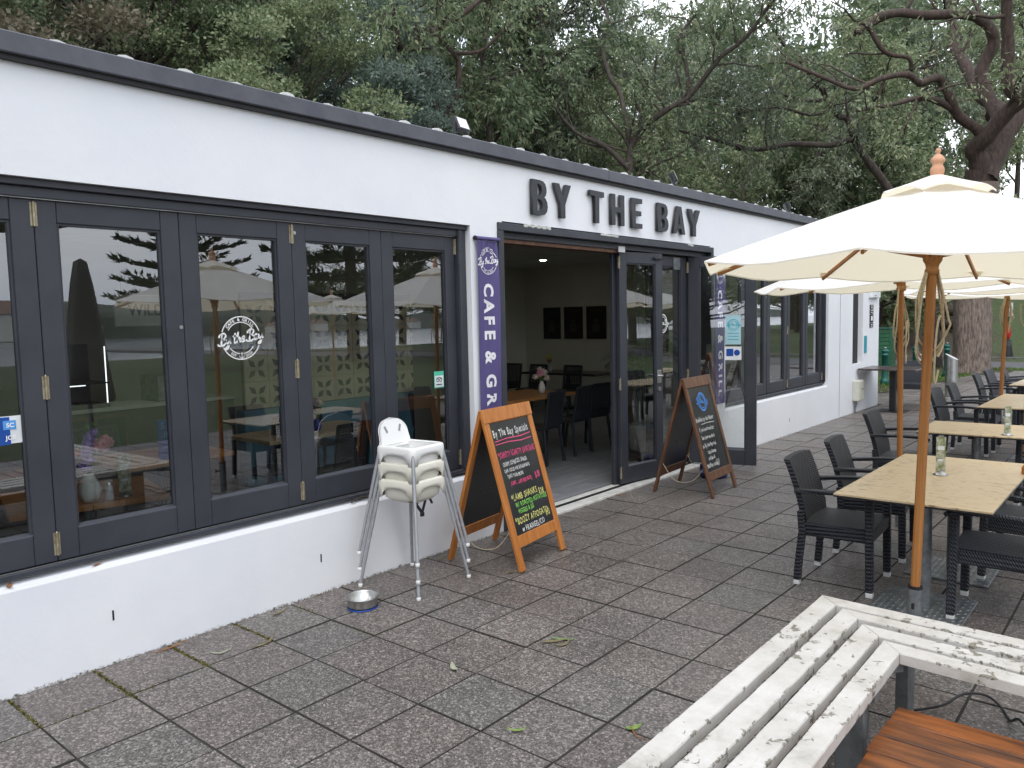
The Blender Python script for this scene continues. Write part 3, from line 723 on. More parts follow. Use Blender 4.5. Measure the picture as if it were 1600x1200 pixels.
# lock pins on the sash stiles
m = MB(); m.tube([(0, .001, 0), (0, -.006, 0)], .011, 12); m.box(-.002, .002, -.008, -.006, -.007, .007); lk = m.mesh('lock')
part('lock', lk, 'steel', ws1[3], (SW-.02, 0, 1.19)); part('lock', lk, 'steel', ws1[5], (.02, 0, 1.83-.05)); part('lock', lk, 'steel', ws2[1], (SW-.03, 0, 1.4))

# ---- doorway
m = MB()
m.box(4.922, 4.987, D-.02, D+.19, 0, 2.522, .004); m.box(8.785, 8.848, D-.02, D+.19, 0, 2.522, .004); m.box(4.922, 8.848, D-.02, D+.19, 2.5225, 2.587, .004)
m.box(4.988, 8.784, D+.05, D+.19, 2.468, 2.521, .003); bp('door_frame', m, 'charcoal_paint')
m = MB(); m.box(4.988, 6.86, D+.07, D+.17, 2.435, 2.467); bp('door_head', m, 'brown_timber')
m = MB(); rg = random.Random(4)
for x0, x1 in ((5.25, 5.62), (6.42, 6.72), (8.2, 8.3)):
    k = x0
    while k < x1: 
        d_ = rg.uniform(.02, .06); m.box(k, k+d_, D-.0235, D-.012, 2.575+rg.uniform(-.008, .004), 2.59+rg.uniform(-.001, .008), .003); k += d_*.8
bp('flaking_filler', m, 'threshold_white')
m = MB(); m.box(4.985, 8.79, D-.045, D+.08, -.02, .022, .006); m.box(4.985, 8.79, D+.125, D+.2, -.02, .03, .004); bp('threshold', m, 'threshold_white')
m = MB(); m.box(4.99, 8.78, D+.083, D+.123, -.02, .026); bp('door_track', m, 'trim_black')
LW, LH = .775, 2.415
dm = sash_mesh(LW, LH, .125, .115, .175); db = bead_mesh(LW, .125, .175); dg_ = pane_mesh(LW, LH, .125, .115, .175)
def door_leaf(x, y, rz, label=None):
    s = part('door_leaf', dm, 'charcoal_paint', cafe, (x+OFF[0], y+OFF[1], .04), (0, 0, rz), label=label)
    part('glazing_bead', db, 'charcoal_paint', s); part('pane', dg_, 'window_glass', s, (0, .025, 0)); return s
dA = door_leaf(6.905, 4.375, R(-7.5), 'folding door leaf with the lever handle'); dA.scale = (.93, 1, 1)
dA2 = door_leaf(6.868, 4.435, R(-6.5)); dA2.scale = (.93, 1, 1)
dB = door_leaf(7.635, 4.40, R(1.0)); dC = door_leaf(8.415, 4.39, R(-74.6), 'door leaf swung right out onto the terrace')
for z in (.12, 1.05, 2.3):
    part('hinge', HM, 'steel', dA, (-.006, -.004, z), (0, 0, 0)); part('hinge', HM, 'steel', dC, (-.004, -.004, z))
m = MB(); m.box(.665, .735, -.008, 0, 1.02, 1.16, .002); m.tube([(.70, -.008, 1.10), (.70, -.05, 1.10)], .011, 10); m.tube([(.70, -.05, 1.10), (.66, -.056, 1.10), (.60, -.05, 1.103)], .010, 10)
part('handle', m, 'steel', dA)
m = MB(); m.tube([(.70, -.001, .955), (.70, -.012, .955)], .026, 16); part('lock', m, 'steel', dA)
m = MB(); m.box(.60, .72, -.03, -.002, 2.345, 2.375, .006); m.tube([(.72, -.016, 2.36), (.78, -.03, 2.365)], .008, 8); part('door_catch', m, 'trim_black', dA)
m = MB(); m.box(.02, .09, -.004, 0, 2.30, 2.40); part('exit_plate', m, 'steel', dB); bpx = MB(); bpx.box(6.83, 6.95, D+.038, D+.05, 2.44, 2.50, .002); bp('head_plate', bpx, 'roof_white')
m = MB(); m.box(.46, .62, -.004, 0, 2.27, 2.41); part('mesh_vent', m, 'galvanised', dB)
# notices on the swung-out leaf
m = MB(); m.box(.425, .60, .019, .02, 1.40, 1.735); part('notice', m, 'paper_blue', dC)
m = MB(); ring(m, .062, .008, 0, 2*PI, face_y(.515, .0175, 1.625)); ring(m, .044, .005, 0, 2*PI, face_y(.515, .0175, 1.625)); script_text(m, 'By the Bay', .034, .006, face_y(.515, .0172, 1.615))
for z in (1.525, 1.49, 1.455): m.box(.455, .575, .017, .0175, z, z+.008)
part('notice_print', m, 'sticker_aqua', dC)
m = MB(); m.box(.415, .605, .019, .02, 1.22, 1.375); part('sticker', m, 'sticker_white', dC)
m = MB(); m.box(.435, .515, .0175, .018, 1.265, 1.35); m.tube([(.555, .0175, 1.305), (.555, .0165, 1.305)], .034, 20); part('sticker_print', m, 'sticker_blue', dC)
# white circle print in leaf B
m = MB(); ring(m, .10, .012, 0, 2*PI, face_y(.24, .018, 1.66)); ring(m, .075, .007, 0, 2*PI, face_y(.24, .018, 1.66)); script_text(m, 'By the Bay', .06, .010, face_y(.24, .0175, 1.645)); part('logo_decal', m, 'decal_white', dB)
# fixed sidelight by the right jamb
m = MB(); m.box(8.435, 8.50, 4.40, 4.45, .03, 2.466, .003); m.box(8.72, 8.784, 4.40, 4.45, .03, 2.466, .003); m.box(8.501, 8.719, 4.401, 4.449, .03, .2, .003); m.box(8.501, 8.719, 4.401, 4.449, 2.35, 2.466, .003); sd = bp('sidelight', m, 'charcoal_paint')
m = MB(); m.v = [(8.5, 4.425, .2), (8.72, 4.425, .2), (8.72, 4.425, 2.35), (8.5, 4.425, 2.35)]; m.f = [[0, 1, 2, 3]]; m.sm = [False]; part('pane', m, 'window_glass', sd)

# ---- inside shell
m = MB(); m.box(-3.78, 15.59, 10.75, 11.0, -.05, 3.12); m.box(13.2, 13.35, D+T+.3, 10.75, .03, 2.85); bp('inner_wall', m, 'inside_wall')
m = MB(); m.box(13.352, 15.588, D+T, 10.74, .03, 2.85); 
m = MB(); m.box(4.64, 4.96, D+T+.002, 5.05, .03, 2.85); m.box(4.05, 4.64, 5.0, 5.05, .03, 2.85) if False else None; bp('pier', m, 'inside_pale')
m = MB(); m.box(-3.78, 15.58, D+T, 10.75, 2.851, 2.9); m.box(-3.78, 15.58, D+T, D+T+.04, 2.61, 2.85); bp('ceiling', m, 'ceiling_paint')
m = MB(); m.box(-3.78, 15.58, D+T+.001, 10.75, -.05, .022); fl = bp('floor', m, 'tile_grey')
tm = MB(); tm.box(0, .596, 0, .296, 0, .012, .002); tm = tm.mesh('floor_tile')
for i in range(9):
    for j in range(9):
        part('floor_tile', tm, 'tile_grey', fl, (5.0+.6*i-(.3 if j % 2 else 0), 4.52+.3*j, .0225))
for x, y in ((1.9, 6.6), (3.6, 6.2), (4.1, 7.4), (2.7, 8.6), (6.6, 6.4), (10.8, 6.2), (9.2, 8.6), (11.6, 9.0), (6.4, 9.2), (12.2, 5.6), (.6, 6.0)):  # more downlights than seen: the extras are added to brighten the dim room
    m = MB(); m.tube([(x, y, 2.852), (x, y, 2.845)], .055, 20); f_ = bp('downlight', m, 'lit_lamp')
# ================================================================ SIGN, BANNERS, FITTINGS ON THE FRONT
def curve_letter(polys, depth):
    cu = bpy.data.curves.new('l', 'CURVE'); cu.dimensions = '2D'; cu.fill_mode = 'BOTH'; cu.extrude = depth/2; cu.bevel_depth = .0015; cu.bevel_resolution = 1
    for p in polys:
        sp = cu.splines.new('POLY'); sp.points.add(len(p)-1); sp.use_cyclic_u = True
        for q, (a, b) in zip(sp.points, p): q.co = (a, b, 0, 1)
    o = bpy.data.objects.new('l', cu); COL.objects.link(o); dg = bpy.context.evaluated_depsgraph_get(); dg.update()
    me = bpy.data.meshes.new_from_object(o.evaluated_get(dg)); bpy.data.objects.remove(o); bpy.data.curves.remove(cu); return me
GL = {'B': [[(0,0),(.55,0),(.78,.025),(.94,.11),(1,.25),(.96,.40),(.86,.49),(.77,.525),(.87,.58),(.93,.68),(.93,.78),(.86,.91),(.72,.98),(.5,1),(0,1)], [(.31,.12),(.5,.12),(.63,.17),(.69,.28),(.63,.40),(.5,.45),(.31,.45)], [(.31,.56),(.48,.56),(.59,.61),(.64,.71),(.59,.83),(.48,.88),(.31,.88)]],
 'Y': [[(.36,0),(.64,0),(.64,.4),(1,1),(.70,1),(.5,.60),(.30,1),(0,1),(.36,.4)]], 'T': [[(.36,0),(.64,0),(.64,.84),(1,.84),(1,1),(0,1),(0,.84),(.36,.84)]],
 'H': [[(0,0),(.29,0),(.29,.42),(.71,.42),(.71,0),(1,0),(1,1),(.71,1),(.71,.58),(.29,.58),(.29,1),(0,1)]],
 'E': [[(0,0),(1,0),(1,.15),(.33,.15),(.33,.425),(.90,.425),(.90,.575),(.33,.575),(.33,.85),(1,.85),(1,1),(0,1)]],
 'A': [[(0,0),(.27,0),(.33,.18),(.67,.18),(.73,0),(1,0),(.67,1),(.33,1)], [(.38,.33),(.62,.33),(.5,.74)]]}
sign = thing('sign_lettering', 'raised dark grey letters reading BY THE BAY on the white wall above the doors', 'sign', (6.9, 4.262, 2.686))
for c, a, b in [('B', 5.345, 5.555), ('Y', 5.655, 5.905), ('T', 6.21, 6.445), ('H', 6.58, 6.81), ('E', 6.96, 7.155), ('B', 7.475, 7.70), ('A', 7.81, 8.08), ('Y', 8.16, 8.44)]:
    me = curve_letter([[(x*(b-a), y*.296) for x, y in p] for p in GL[c]], .028)
    part('letter', me, 'sign_black', sign, (a-6.9, 0, random.uniform(-.004, .004)), (PI/2, random.uniform(-.01, .01), 0))
    m = MB()
    for q in (.2, .8): m.tube([((a-6.9)+(b-a)*.5, .012, .296*q), ((a-6.9)+(b-a)*.5, .034, .296*q)], .006, 8)
    part('spacer', m, 'steel', sign)

def banner(x, y, zt, zb, wd, label, bow):
    t = thing('banner', label, 'banner', (x, y, 0))
    m = MB(); nx_, nz = 14, 40
    for k in range(nz+1):
        for i in range(nx_+1):
            u = i/nx_-.5; v = k/nz; z = zt-.03-(zt-.03-zb)*v
            rip = .010*math.sin(i*2.4)*max(0, 1-v*9) + .006*math.sin(u*5+v*7) - bow*math.sin(PI*v)*(.5+u)
            m.v.append((u*wd*(1-.06*math.sin(PI*v)**2), -.012+rip, z))
    m.f = [[k*(nx_+1)+i, (k+1)*(nx_+1)+i, (k+1)*(nx_+1)+i+1, k*(nx_+1)+i+1] for k in range(nz) for i in range(nx_)]; m.sm = [True]*len(m.f)
    def surf(px, pz):   # y of the cloth in front of which print lies
        v = (zt-.03-pz)/(zt-.03-zb); u = px/wd
        return -.0145+.006*math.sin(u*5+v*7)-bow*math.sin(PI*v)*(.5+u)+.010*math.sin((u+.5)*14*2.4)*max(0, 1-v*9)
    f = part('fabric', m, 'banner_purple', t)
    m = MB(); m.tube([(-wd/2-.012, -.012, zt-.012), (wd/2+.012, -.012, zt-.012)], .016, 12); part('rod', m, 'banner_purple', t)
    m = MB(); m.tube([(-wd/2-.02, -.012, zt-.012), (-wd/2-.008, -.012, zt-.012)], .018, 12); m.tube([(-wd/2-.01, -.012, zt-.012), (-wd/2-.01, .022, zt-.012)], .008, 8); m.tube([(wd/2+.01, -.012, zt-.012), (wd/2+.01, .022, zt-.012)], .008, 8)
    part('bracket', m, 'trim_black', t)
    pr = MB(); logo(pr, wd*.40, face_y(0, 0, zt-.19)); pr.v = [(px, surf(px, pz), pz) for px, py, pz in pr.v]; part('logo', pr, 'print_white', f)
    y0 = zt-.422
    for i, c in enumerate('CAFE'+' '+'&'+' '+'GRILL'):
        if c == ' ': continue
        z = y0-[0, .13, .243, .362, 0, .54, 0, .737, .884, .995, 1.085, 1.20][i]; pr = MB()
        add_text(pr, c, .15, face_y(.0, 0, z) @ Matrix.Rotation(-PI/2, 4, 'Z') @ Matrix.Translation((0, -.054, 0)), .0058)
        pr.v = [(px, surf(px, pz), pz) for px, py, pz in pr.v]; part('letter', pr, 'print_white', f)
    return t
banner(4.775, D-.012, 2.452, .60, .262, 'purple CAFE & GRILL banner between the long window and the open doorway', .012)
banner(9.01, D-.012, 2.452, .69, .262, 'purple CAFE & GRILL banner behind the swung-out glass door', .0)

def floodlight(x, label, a):
    t = thing('floodlight', label, 'floodlight', (x, D+.05, 3.2), a)
    M_ = Matrix.Translation((0, 0, .115)) @ Matrix.Rotation(R(-24), 4, 'X')
    m = MB(); m.box(-.08, .08, -.022, .022, -.06, .06, .006, M_); m.box(-.07, .07, .022, .04, -.05, .05, .004, M_); h = part('housing', m, 'black_plastic', t)
    m = MB(); m.box(-.062, .062, -.026, -.0225, -.044, .044, 0, M_); part('lens', m, 'sticker_white', t)
    m = MB(); m.box(-.088, -.082, -.012, .012, .0, .13); m.box(.082, .088, -.012, .012, .0, .13); m.box(-.088, .088, -.02, .02, -.012, .0); part('bracket', m, 'black_plastic', t)
floodlight(4.58, 'small black floodlight on the roof edge above the gap between window and door', R(8))
floodlight(8.0, 'small black floodlight on the roof edge above the last letter of the sign', R(30))
floodlight(11.35, 'small black floodlight on the roof edge nearest the far end of the cafe', R(35))

# far end of the wall: meter box, plates, flood gauge
t = thing('meter_box', 'beige plastic meter box low on the white wall with cables below', 'meter box', (14.45, D, .215))
m = MB(); m.box(-.17, .17, -.10, 0, 0, .36, .012); bo = part('box', m, 'beige_box', t)
m = MB(); m.box(-.155, .06, -.113, -.1005, .012, .348, .008); part('lid', m, 'beige_box', bo); m = MB(); m.box(-.02, .05, -.118, -.1135, .20, .215); part('latch', m, 'trim_black', bo)
m = MB(); m.tube([(-.11, -.04, 0), (-.11, -.03, -.1), (-.10, -.03, -.215)], .014, 8); m.tube([(-.03, -.04, 0), (-.04, -.03, -.09), (-.09, -.025, -.16)], .008, 8); part('cable', m, 'galvanised', t)
t = thing('sign_strip', 'narrow dark vertical plate strip on the white wall near its far corner', 'sign', (15.31, D-.001, 1.48))
for k, (z, h) in enumerate(((.0, .085), (.095, .145), (.25, .075), (.335, .08))):
    m = MB(); m.box(-.1, .1, -.012, 0, z, z+h, .002); pl = part('plate', m, 'trim_black', t); m = MB()
    for q in range(2 if h < .1 else 1): m.box(-.06, .06, -.014, -.0125, z+.018+q*.034, z+.03+q*.034) if h < .1 else m.box(-.05, .05, -.014, -.0125, z+.03, z+.115)
    part('print', m, 'decal_white', pl)
t = thing('switch_box', 'small white switch box high on the wall near its far corner', 'switch box', (15.42, D, 2.02)); m = MB(); m.box(-.26, .26, -.06, 0, 0, .17, .008); b_ = part('box', m, 'sticker_white', t)
m = MB()
for q in (-.16, -.03, .12): m.box(q-.03, q+.03, -.064, -.0605, .11, .13)
m.box(-.1, -.02, -.064, -.0605, .03, .045); part('print', m, 'trim_black', t)
t = thing('teal_plate', 'small teal rectangle fixed upright beside the dark slot window', 'plate', (14.975, D, 1.03)); m = MB(); m.box(-.07, .07, -.012, 0, 0, .31, .003); part('plate', m, 'teal_paint', t)

# ================================================================ INSIDE THE CAFE
def inner_chair_proto():
    t = thing('dining_chair', 'dark plastic dining chair with perforated back in the open doorway', 'chair', (7.45, 5.9, .035))
    m = MB(); m.box(-.21, .21, -.2, .21, .42, .45, .012); part('seat', m, 'navy_plastic', t)
    m = MB(); M_ = Matrix.Translation((0, -.2, .45)) @ Matrix.Rotation(R(9), 4, 'X'); nb = 12
    m.box(-.21, -.175, -.014, .014, .0, .43, .008, M_); m.box(.175, .21, -.014, .014, .0, .43, .008, M_); m.box(-.2, .2, -.012, .012, .40, .44, .008, M_); m.box(-.176, .176, -.012, .012, .0, .10, .006, M_)
    for k in range(14): m.box(-.176, .176, -.007, .007, .108+k*.021, .121+k*.021, 0, M_)
    for k in range(10): m.box(-.17+k*.037, -.158+k*.037, -.005, .005, .1, .4, 0, M_)
    part('backrest', m, 'navy_plastic', t)
    for sx_, sy in ((-1, -1), (1, -1), (-1, 1), (1, 1)):
        m = MB(); m.bar((sx_*.19, sy*.185, .43), (sx_*.215, sy*.235, 0), .034, .034, (0, 1, 0), .006); part('leg', m, 'navy_plastic', t)
    return t
ic = inner_chair_proto(); ic.rotation_euler = (0, 0, R(8))
def inner_table(name, label, x, y, wx, wy, rz=0, mat='table_wood', h=.75):
    t = thing(name, label, 'table', (x, y, .035), rz)
    m = MB(); n = max(2, int(wx/.13))
    for k in range(n): m.box(-wx/2+wx/n*k+.0008, -wx/2+wx/n*(k+1)-.0008, -wy/2, wy/2, h-.075, h-.035, .003)
    part('tabletop', m, mat, t); m = MB(); m.tube([(0, 0, .02), (0, 0, h-.076)], .035, 12); part('pedestal', m, 'black_plastic', t)
    m = MB(); m.box(-.25, .25, -.035, .035, 0, .03, .006); m.box(-.035, .035, -.25, -.036, 0, .03, .006); m.box(-.035, .035, .036, .25, 0, .03, .006); part('base', m, 'black_plastic', t); return t
tbA = inner_table('dining_table', 'wooden dining table just inside the open doorway with flowers on it', 8.1, 6.86, 1.7, .9)
tbB = inner_table('dining_table', 'wooden table right behind the leftmost full pane with vase and menu on it', 1.985, 5.277, .86, .75, R(-13))
tbC = inner_table('dining_table', 'wooden table corner behind the pane at the left edge of the picture', .97, 5.07, .80, .80, R(-10))
tbD = inner_table('dining_table', 'wooden table behind the pane that carries the round logo', 3.0, 6.35, .9, .75)
tbE = inner_table('dining_table', 'pale table in front of the patterned screen inside', 4.55, 6.5, 1.3, .7, 0, 'bamboo_top')
tbF = inner_table('dining_table', 'dark table at the back of the room under the three posters', 12.2, 8.9, .8, 1.8, 0, 'dark_wood_top')
for lb, x, y, a in (('dark dining chair inside, second from the left at the doorway table', 8.2, 6.0, R(4)), ('dark dining chair inside, third at the near side of the doorway table', 8.72, 6.05, R(-6)),
                    ('dark dining chair on the far side of the doorway table', 7.7, 7.75, PI), ('dark dining chair at the far right of the doorway table', 8.55, 7.8, PI+.2), ('dark dining chair at the far end of the doorway table', 6.75, 6.95, -PI/2),
                    ('dark chair on the left below the three posters', 11.5, 9.9, PI/2), ('dark chair in the middle below the three posters', 11.4, 9.2, PI/2), ('dark chair on the right below the three posters', 11.4, 8.4, PI/2),
                    ('dark chair beside the logo pane table inside', 3.95, 6.25, PI/2+.2), ('dark chair behind the logo pane table inside', 2.9, 7.1, PI), ('dark chair at the pale table by the screen', 4.3, 5.75, .1), ('dark chair near the pier inside the last pane', 5.2, 7.2, PI)):
    dup(ic, lb, (x, y, .035), a)
# upholstered chairs seen through the far windows
t = thing('round_stool', 'round brown padded chair behind the first pane of the far window', 'chair', (11.2, 5.6, .035)); m = MB(); m.sphere((0, 0, .95), .24, 14, 9, (1, .7, .8)); part('backrest', m, 'brown_leaf' if False else 'inside_wall', t); m = MB(); m.lathe([(.26, .42), (.28, .5), (.2, .56), (.001, .57)], 18); part('seat', m, 'inside_wall', t)
m = MB()
for k in range(4): m.tube([(.2*math.cos(k*PI/2+.7), .2*math.sin(k*PI/2+.7), .45), (.24*math.cos(k*PI/2+.7), .24*math.sin(k*PI/2+.7), 0)], .018, 8)
part('leg', m, 'inside_dark', t)
inner_table('dining_table', 'pale table behind the middle pane of the far window', 12.2, 5.4, .8, .7, 0, 'inside_pale')
# posters
for lb, y0, y1, mt in (('leftmost of the three dark posters on the inside end wall', 9.80, 10.25, 'poster_blue'), ('middle of the three dark posters on the inside end wall', 9.24, 9.71, 'poster_dark'), ('rightmost of the three dark posters on the inside end wall', 8.67, 9.15, 'poster_dark')):
    t = thing('poster', lb, 'poster', (13.19, (y0+y1)/2, 1.345)); h = (y1-y0)/2
    m = MB(); m.box(-.012, 0, -h, h, 0, .655, .002); b_ = part('board', m, mt, t)
    m = MB(); m.sphere((-.013, 0, .36), .05, 10, 6, (.05, 1, 1)); m.box(-.0135, -.0125, -.09, .09, .14, .30); m.box(-.0135, -.0125, -.14, .14, .55, .57); part('print', m, 'inside_dark', b_)
# breeze-block screen: cream panels with four-petal cut-outs, backed dark
t = thing('patterned_screen', 'cream screen with four-petal leaf pattern inside behind the panes', 'screen', (6.0, 7.6, .035))
m = MB(); m.box(-1.45, 1.45, .03, .06, .85, 2.1); part('backing', m, 'inside_dark', t)
bl = MB(); q = .29; 
def petal_block():
    m = MB(); m.box(-q/2, q/2, 0, .028, -q/2, q/2, .004); return m.mesh('block')
def petal_mesh():
    m = MB()
    for k in range(4):
        a = PI/4+k*PI/2; c = Vector((math.cos(a), 0, math.sin(a))); s_ = Vector((-c.z, 0, c.x)); pts = [c*.02, c*.075+s_*.032, c*.145, c*.075-s_*.032]
        m.add([p+Vector((0, -.003, 0)) for p in pts], [[0, 1, 2, 3]])
    return m.mesh('petal_opening')
pb, pp = petal_block(), petal_mesh(); pb.materials.append(MATS['screen_cream']); pp.materials.append(MATS['inside_dark'])
for i in range(10):
    for j in range(4):
        o = part('block', pb, 'screen_cream', t, (-1.3+i*.292, 0, .99+j*.292)); part('petal_opening', pp, 'inside_dark', o)
m = MB(); m.box(-1.5, 1.5, -.05, .1, .02, .84); part('base_wall', m, 'blue_sheet', t)
# counter with cake display, price boards, hanging sign
t = thing('display_counter', 'serving counter with lit glass cake display inside the second pane', 'counter', (3.3, 8.2, .035))
m = MB(); m.box(-1.2, 1.3, -.3, .3, 0, .95, .01); part('counter_body', m, 'dark_wood_top', t); m = MB(); m.box(-1.22, 1.32, -.32, .32, .951, .985, .004); part('worktop', m, 'inside_pale', t)
m = MB(); m.box(-.9, .0, -.25, .25, .986, 1.02); m.box(-.9, .0, -.25, .25, 1.22, 1.235); m.box(-.9, .0, .2, .25, 1.02, 1.6); part('shelf', m, 'dark_wood_top', t)
m = MB(); m.tube([(-.02, -.24, 1.03), (-.02, -.24, 1.58)], .006, 6); m.tube([(-.5, -.2, 1.21), (-.2, -.2, 1.21)], .005, 6); part('light_strip', m, 'lit_strip', t)
m = MB(); m.box(.75, .95, -.2, .2, .986, 1.5, .01); m.box(.5, .74, -.2, .2, .986, 1.25, .01); part('coffee_machine', m, 'galvanised', t)
for k, lb in ((0, 'left of two small menu boards leaning on the counter front'), (1, 'right of two small menu boards leaning on the counter front')):
    b_ = thing('menu_board', lb, 'board', (2.88+.36*k, 7.82, .5)); m = MB(); m.box(-.15, .15, -.012, .012, 0, .46, .004); part('frame', m, 'brown_timber', b_); m = MB(); m.box(-.13, .13, -.0135, -.0125, .03, .43); part('board', m, 'chalkboard', b_)
t = thing('hanging_sign', 'white hanging sign reading WILD inside the second pane', 'sign', (4.0, 8.6, 1.96)); m = MB(); m.box(-.33, .33, -.02, .02, -.16, .18, .006); b_ = part('panel', m, 'sticker_white', t)
m = MB(); add_text(m, 'WILD', .17, face_y(0, -.0215, -.04), .004, xs=.9); part('lettering', m, 'trim_black', b_); m = MB(); m.tube([(-.25, 0, .18), (-.25, 0, .85)], .004, 6); m.tube([(.25, 0, .18), (.25, 0, .85)], .004, 6); part('cord', m, 'trim_black', t)
# things on tables
def bloom(mb, c, r, rg):
    for k in range(26):
        a = rg.uniform(0, 2*PI); b = math.acos(rg.uniform(-.4, 1)); d_ = Vector((math.sin(b)*math.cos(a), math.sin(b)*math.sin(a), math.cos(b)))
        s_ = d_.orthogonal().normalized()*r*.32; u_ = d_.cross(s_).normalized()*r*.32; p = Vector(c)+d_*r
        mb.add([Vector(c)+d_*r*.35, p+s_-d_*r*.12, p+d_*r*.08, p-s_-d_*r*.12], [[0, 1, 2], [0, 2, 3]]); mb.add([Vector(c)+d_*r*.35, p+u_-d_*r*.12, p+d_*r*.08, p-u_-d_*r*.12], [[0, 1, 2], [0, 2, 3]])
    mb.sphere(c, r*.72, 8, 6)
def vase_flowers(name, label, loc, vmat, flowers, seed, vh=.15, vr=.05):
    t = thing(name, label, 'vase', loc); rg = random.Random(seed)
    m = MB(); m.lathe([(.001, 0), (vr*.55, 0), (vr*.85, vh*.18), (vr, vh*.42), (vr*.8, vh*.7), (vr*.42, vh*.93), (vr*.46, vh), (vr*.36, vh*.98), (vr*.3, vh*.8)], 24); part('vase', m, vmat, t)
    st = MB(); by = {}
    for dx, dy, dz, r, mt in flowers:
        st.tube([(0, 0, vh*.8), (dx*.5, dy*.5, vh+(dz-vh)*.6), (dx, dy, dz)], .003, 5); by.setdefault(mt, []).append((dx, dy, dz, r))
    for k in range(9):
        a = rg.uniform(0, 6.28); st.add([(0, 0, vh*.95), (.04*math.cos(a)+.012, .04*math.sin(a), vh+.06), (.085*math.cos(a), .085*math.sin(a), vh+.07), (.04*math.cos(a)-.012, .04*math.sin(a), vh+.06)], [[0, 1, 2, 3]])
    part('stems', st, 'stem_green', t)
    for mt, L in by.items():
        for dx, dy, dz, r in L:
            b = MB(); bloom(b, (dx, dy, dz), r, rg); part('bloom', b, mt, t)
    return t
TZ = .75
vase_flowers('flower_vase', 'white vase with a pink ball flower and purple spike inside the leftmost full pane', (1.915, 4.985, TZ), 'vase_white',
  [(.085, -.02, .335, .064, 'petal_pink'), (-.02, -.01, .215, .042, 'petal_purple'), (-.005, -.01, .255, .044, 'petal_purple'), (.0, .0, .30, .042, 'petal_purple'), (.01, .0, .345, .04, 'petal_purple'), (.02, .01, .385, .034, 'petal_purple'), (.05, .01, .415, .026, 'petal_purple'), (-.07, .02, .30, .04, 'petal_red'), (.02, .02, .45, .02, 'stem_green'), (.05, .02, .465, .016, 'stem_green')], 2, .175, .066)
t = thing('salt_shaker', 'small glass salt shaker beside the white vase on the window table', 'shaker', (2.01, 4.94, TZ)); m = MB(); m.lathe([(.001, 0), (.025, 0), (.027, .006), (.023, .078), (.018, .088)], 8); part('jar', m, 'glass_jar', t); m = MB(); m.lathe([(.019, .088), (.02, .108), (.012, .116), (.001, .117)], 12); part('lid', m, 'steel', t)
def menu_stand(label, loc, rz, h=.16, w_=.055):
    t = thing('menu_stand', label, 'menu stand', loc, rz); m = MB(); m.lathe([(.001, 0), (.042, 0), (.044, .004), (.03, .012), (.016, .028), (.001, .03)], 20); part('base', m, 'steel', t)
    m = MB(); m.box(-w_/2, w_/2, -.004, .004, .024, .024+h, .001); c_ = part('card', m, 'menu_print', t); m = MB(); m.box(-w_*.35, w_*.35, -.0055, -.0045, .024+h*.62, .024+h*.74); m.box(-w_*.35, w_*.2, -.0055, -.0045, .024+h*.3, .024+h*.36); part('print', m, 'sticker_white', c_); return t
menu_stand('clear menu holder on the window table beside the salt shaker', (2.12, 4.975, TZ), R(12), .235, .085)
vase_flowers('flower_vase', 'white vase of pink and cream flowers on the table inside the doorway', (8.55, 6.70, TZ), 'vase_white', [(-.03, 0, .27, .055, 'petal_pink'), (.07, .02, .28, .06, 'petal_pale'), (.1, -.01, .2, .045, 'petal_pale'), (-.1, .03, .23, .045, 'petal_pale'), (.02, .05, .33, .04, 'petal_pale')], 4, .17, .05)
vase_flowers('flower_vase', 'blue vase with a pale pink flower inside the pane behind the highchairs', (4.55, 6.35, TZ), 'blue_vase', [(.02, 0, .27, .06, 'petal_pale'), (-.2, .0, .25, .06, 'petal_purple'), (-.17, .03, .17, .05, 'petal_purple')], 5, .12, .05)
vase_flowers('flower_vase', 'vase with an orange yellow flower on the back table under the posters', (12.0, 9.2, TZ), 'glass_jar', [(0, 0, .28, .07, 'chalk_yellow'), (.05, .04, .22, .05, 'petal_red')], 6)
vase_flowers('flower_bowl', 'yellow flowers on a white stand behind the middle pane of the far window', (12.0, 5.3, TZ), 'vase_white', [(.08*math.cos(k), .08*math.sin(k), .30+.03*(k % 2), .06, 'chalk_yellow') for k in range(6)], 7, .25, .08)
t = thing('discount_sign', 'dark blue card reading 15% OFF standing on a table inside the second pane', 'sign', (2.97, 6.03, TZ)); m = MB(); m.box(-.13, .13, -.006, .006, 0, .32, .003); b_ = part('card', m, 'sticker_blue', t); m = MB(); add_text(m, '5', .07, face_y(-.09, -.0072, .25), .001); add_text(m, '15% OFF', .055, face_y(-.0, -.0072, .18), .001, xs=.9); m.box(-.1, .09, -.0075, -.0065, .09, .105); m.box(.03, .1, -.0075, -.0065, .255, .268); part('print', m, 'sticker_sky', b_)
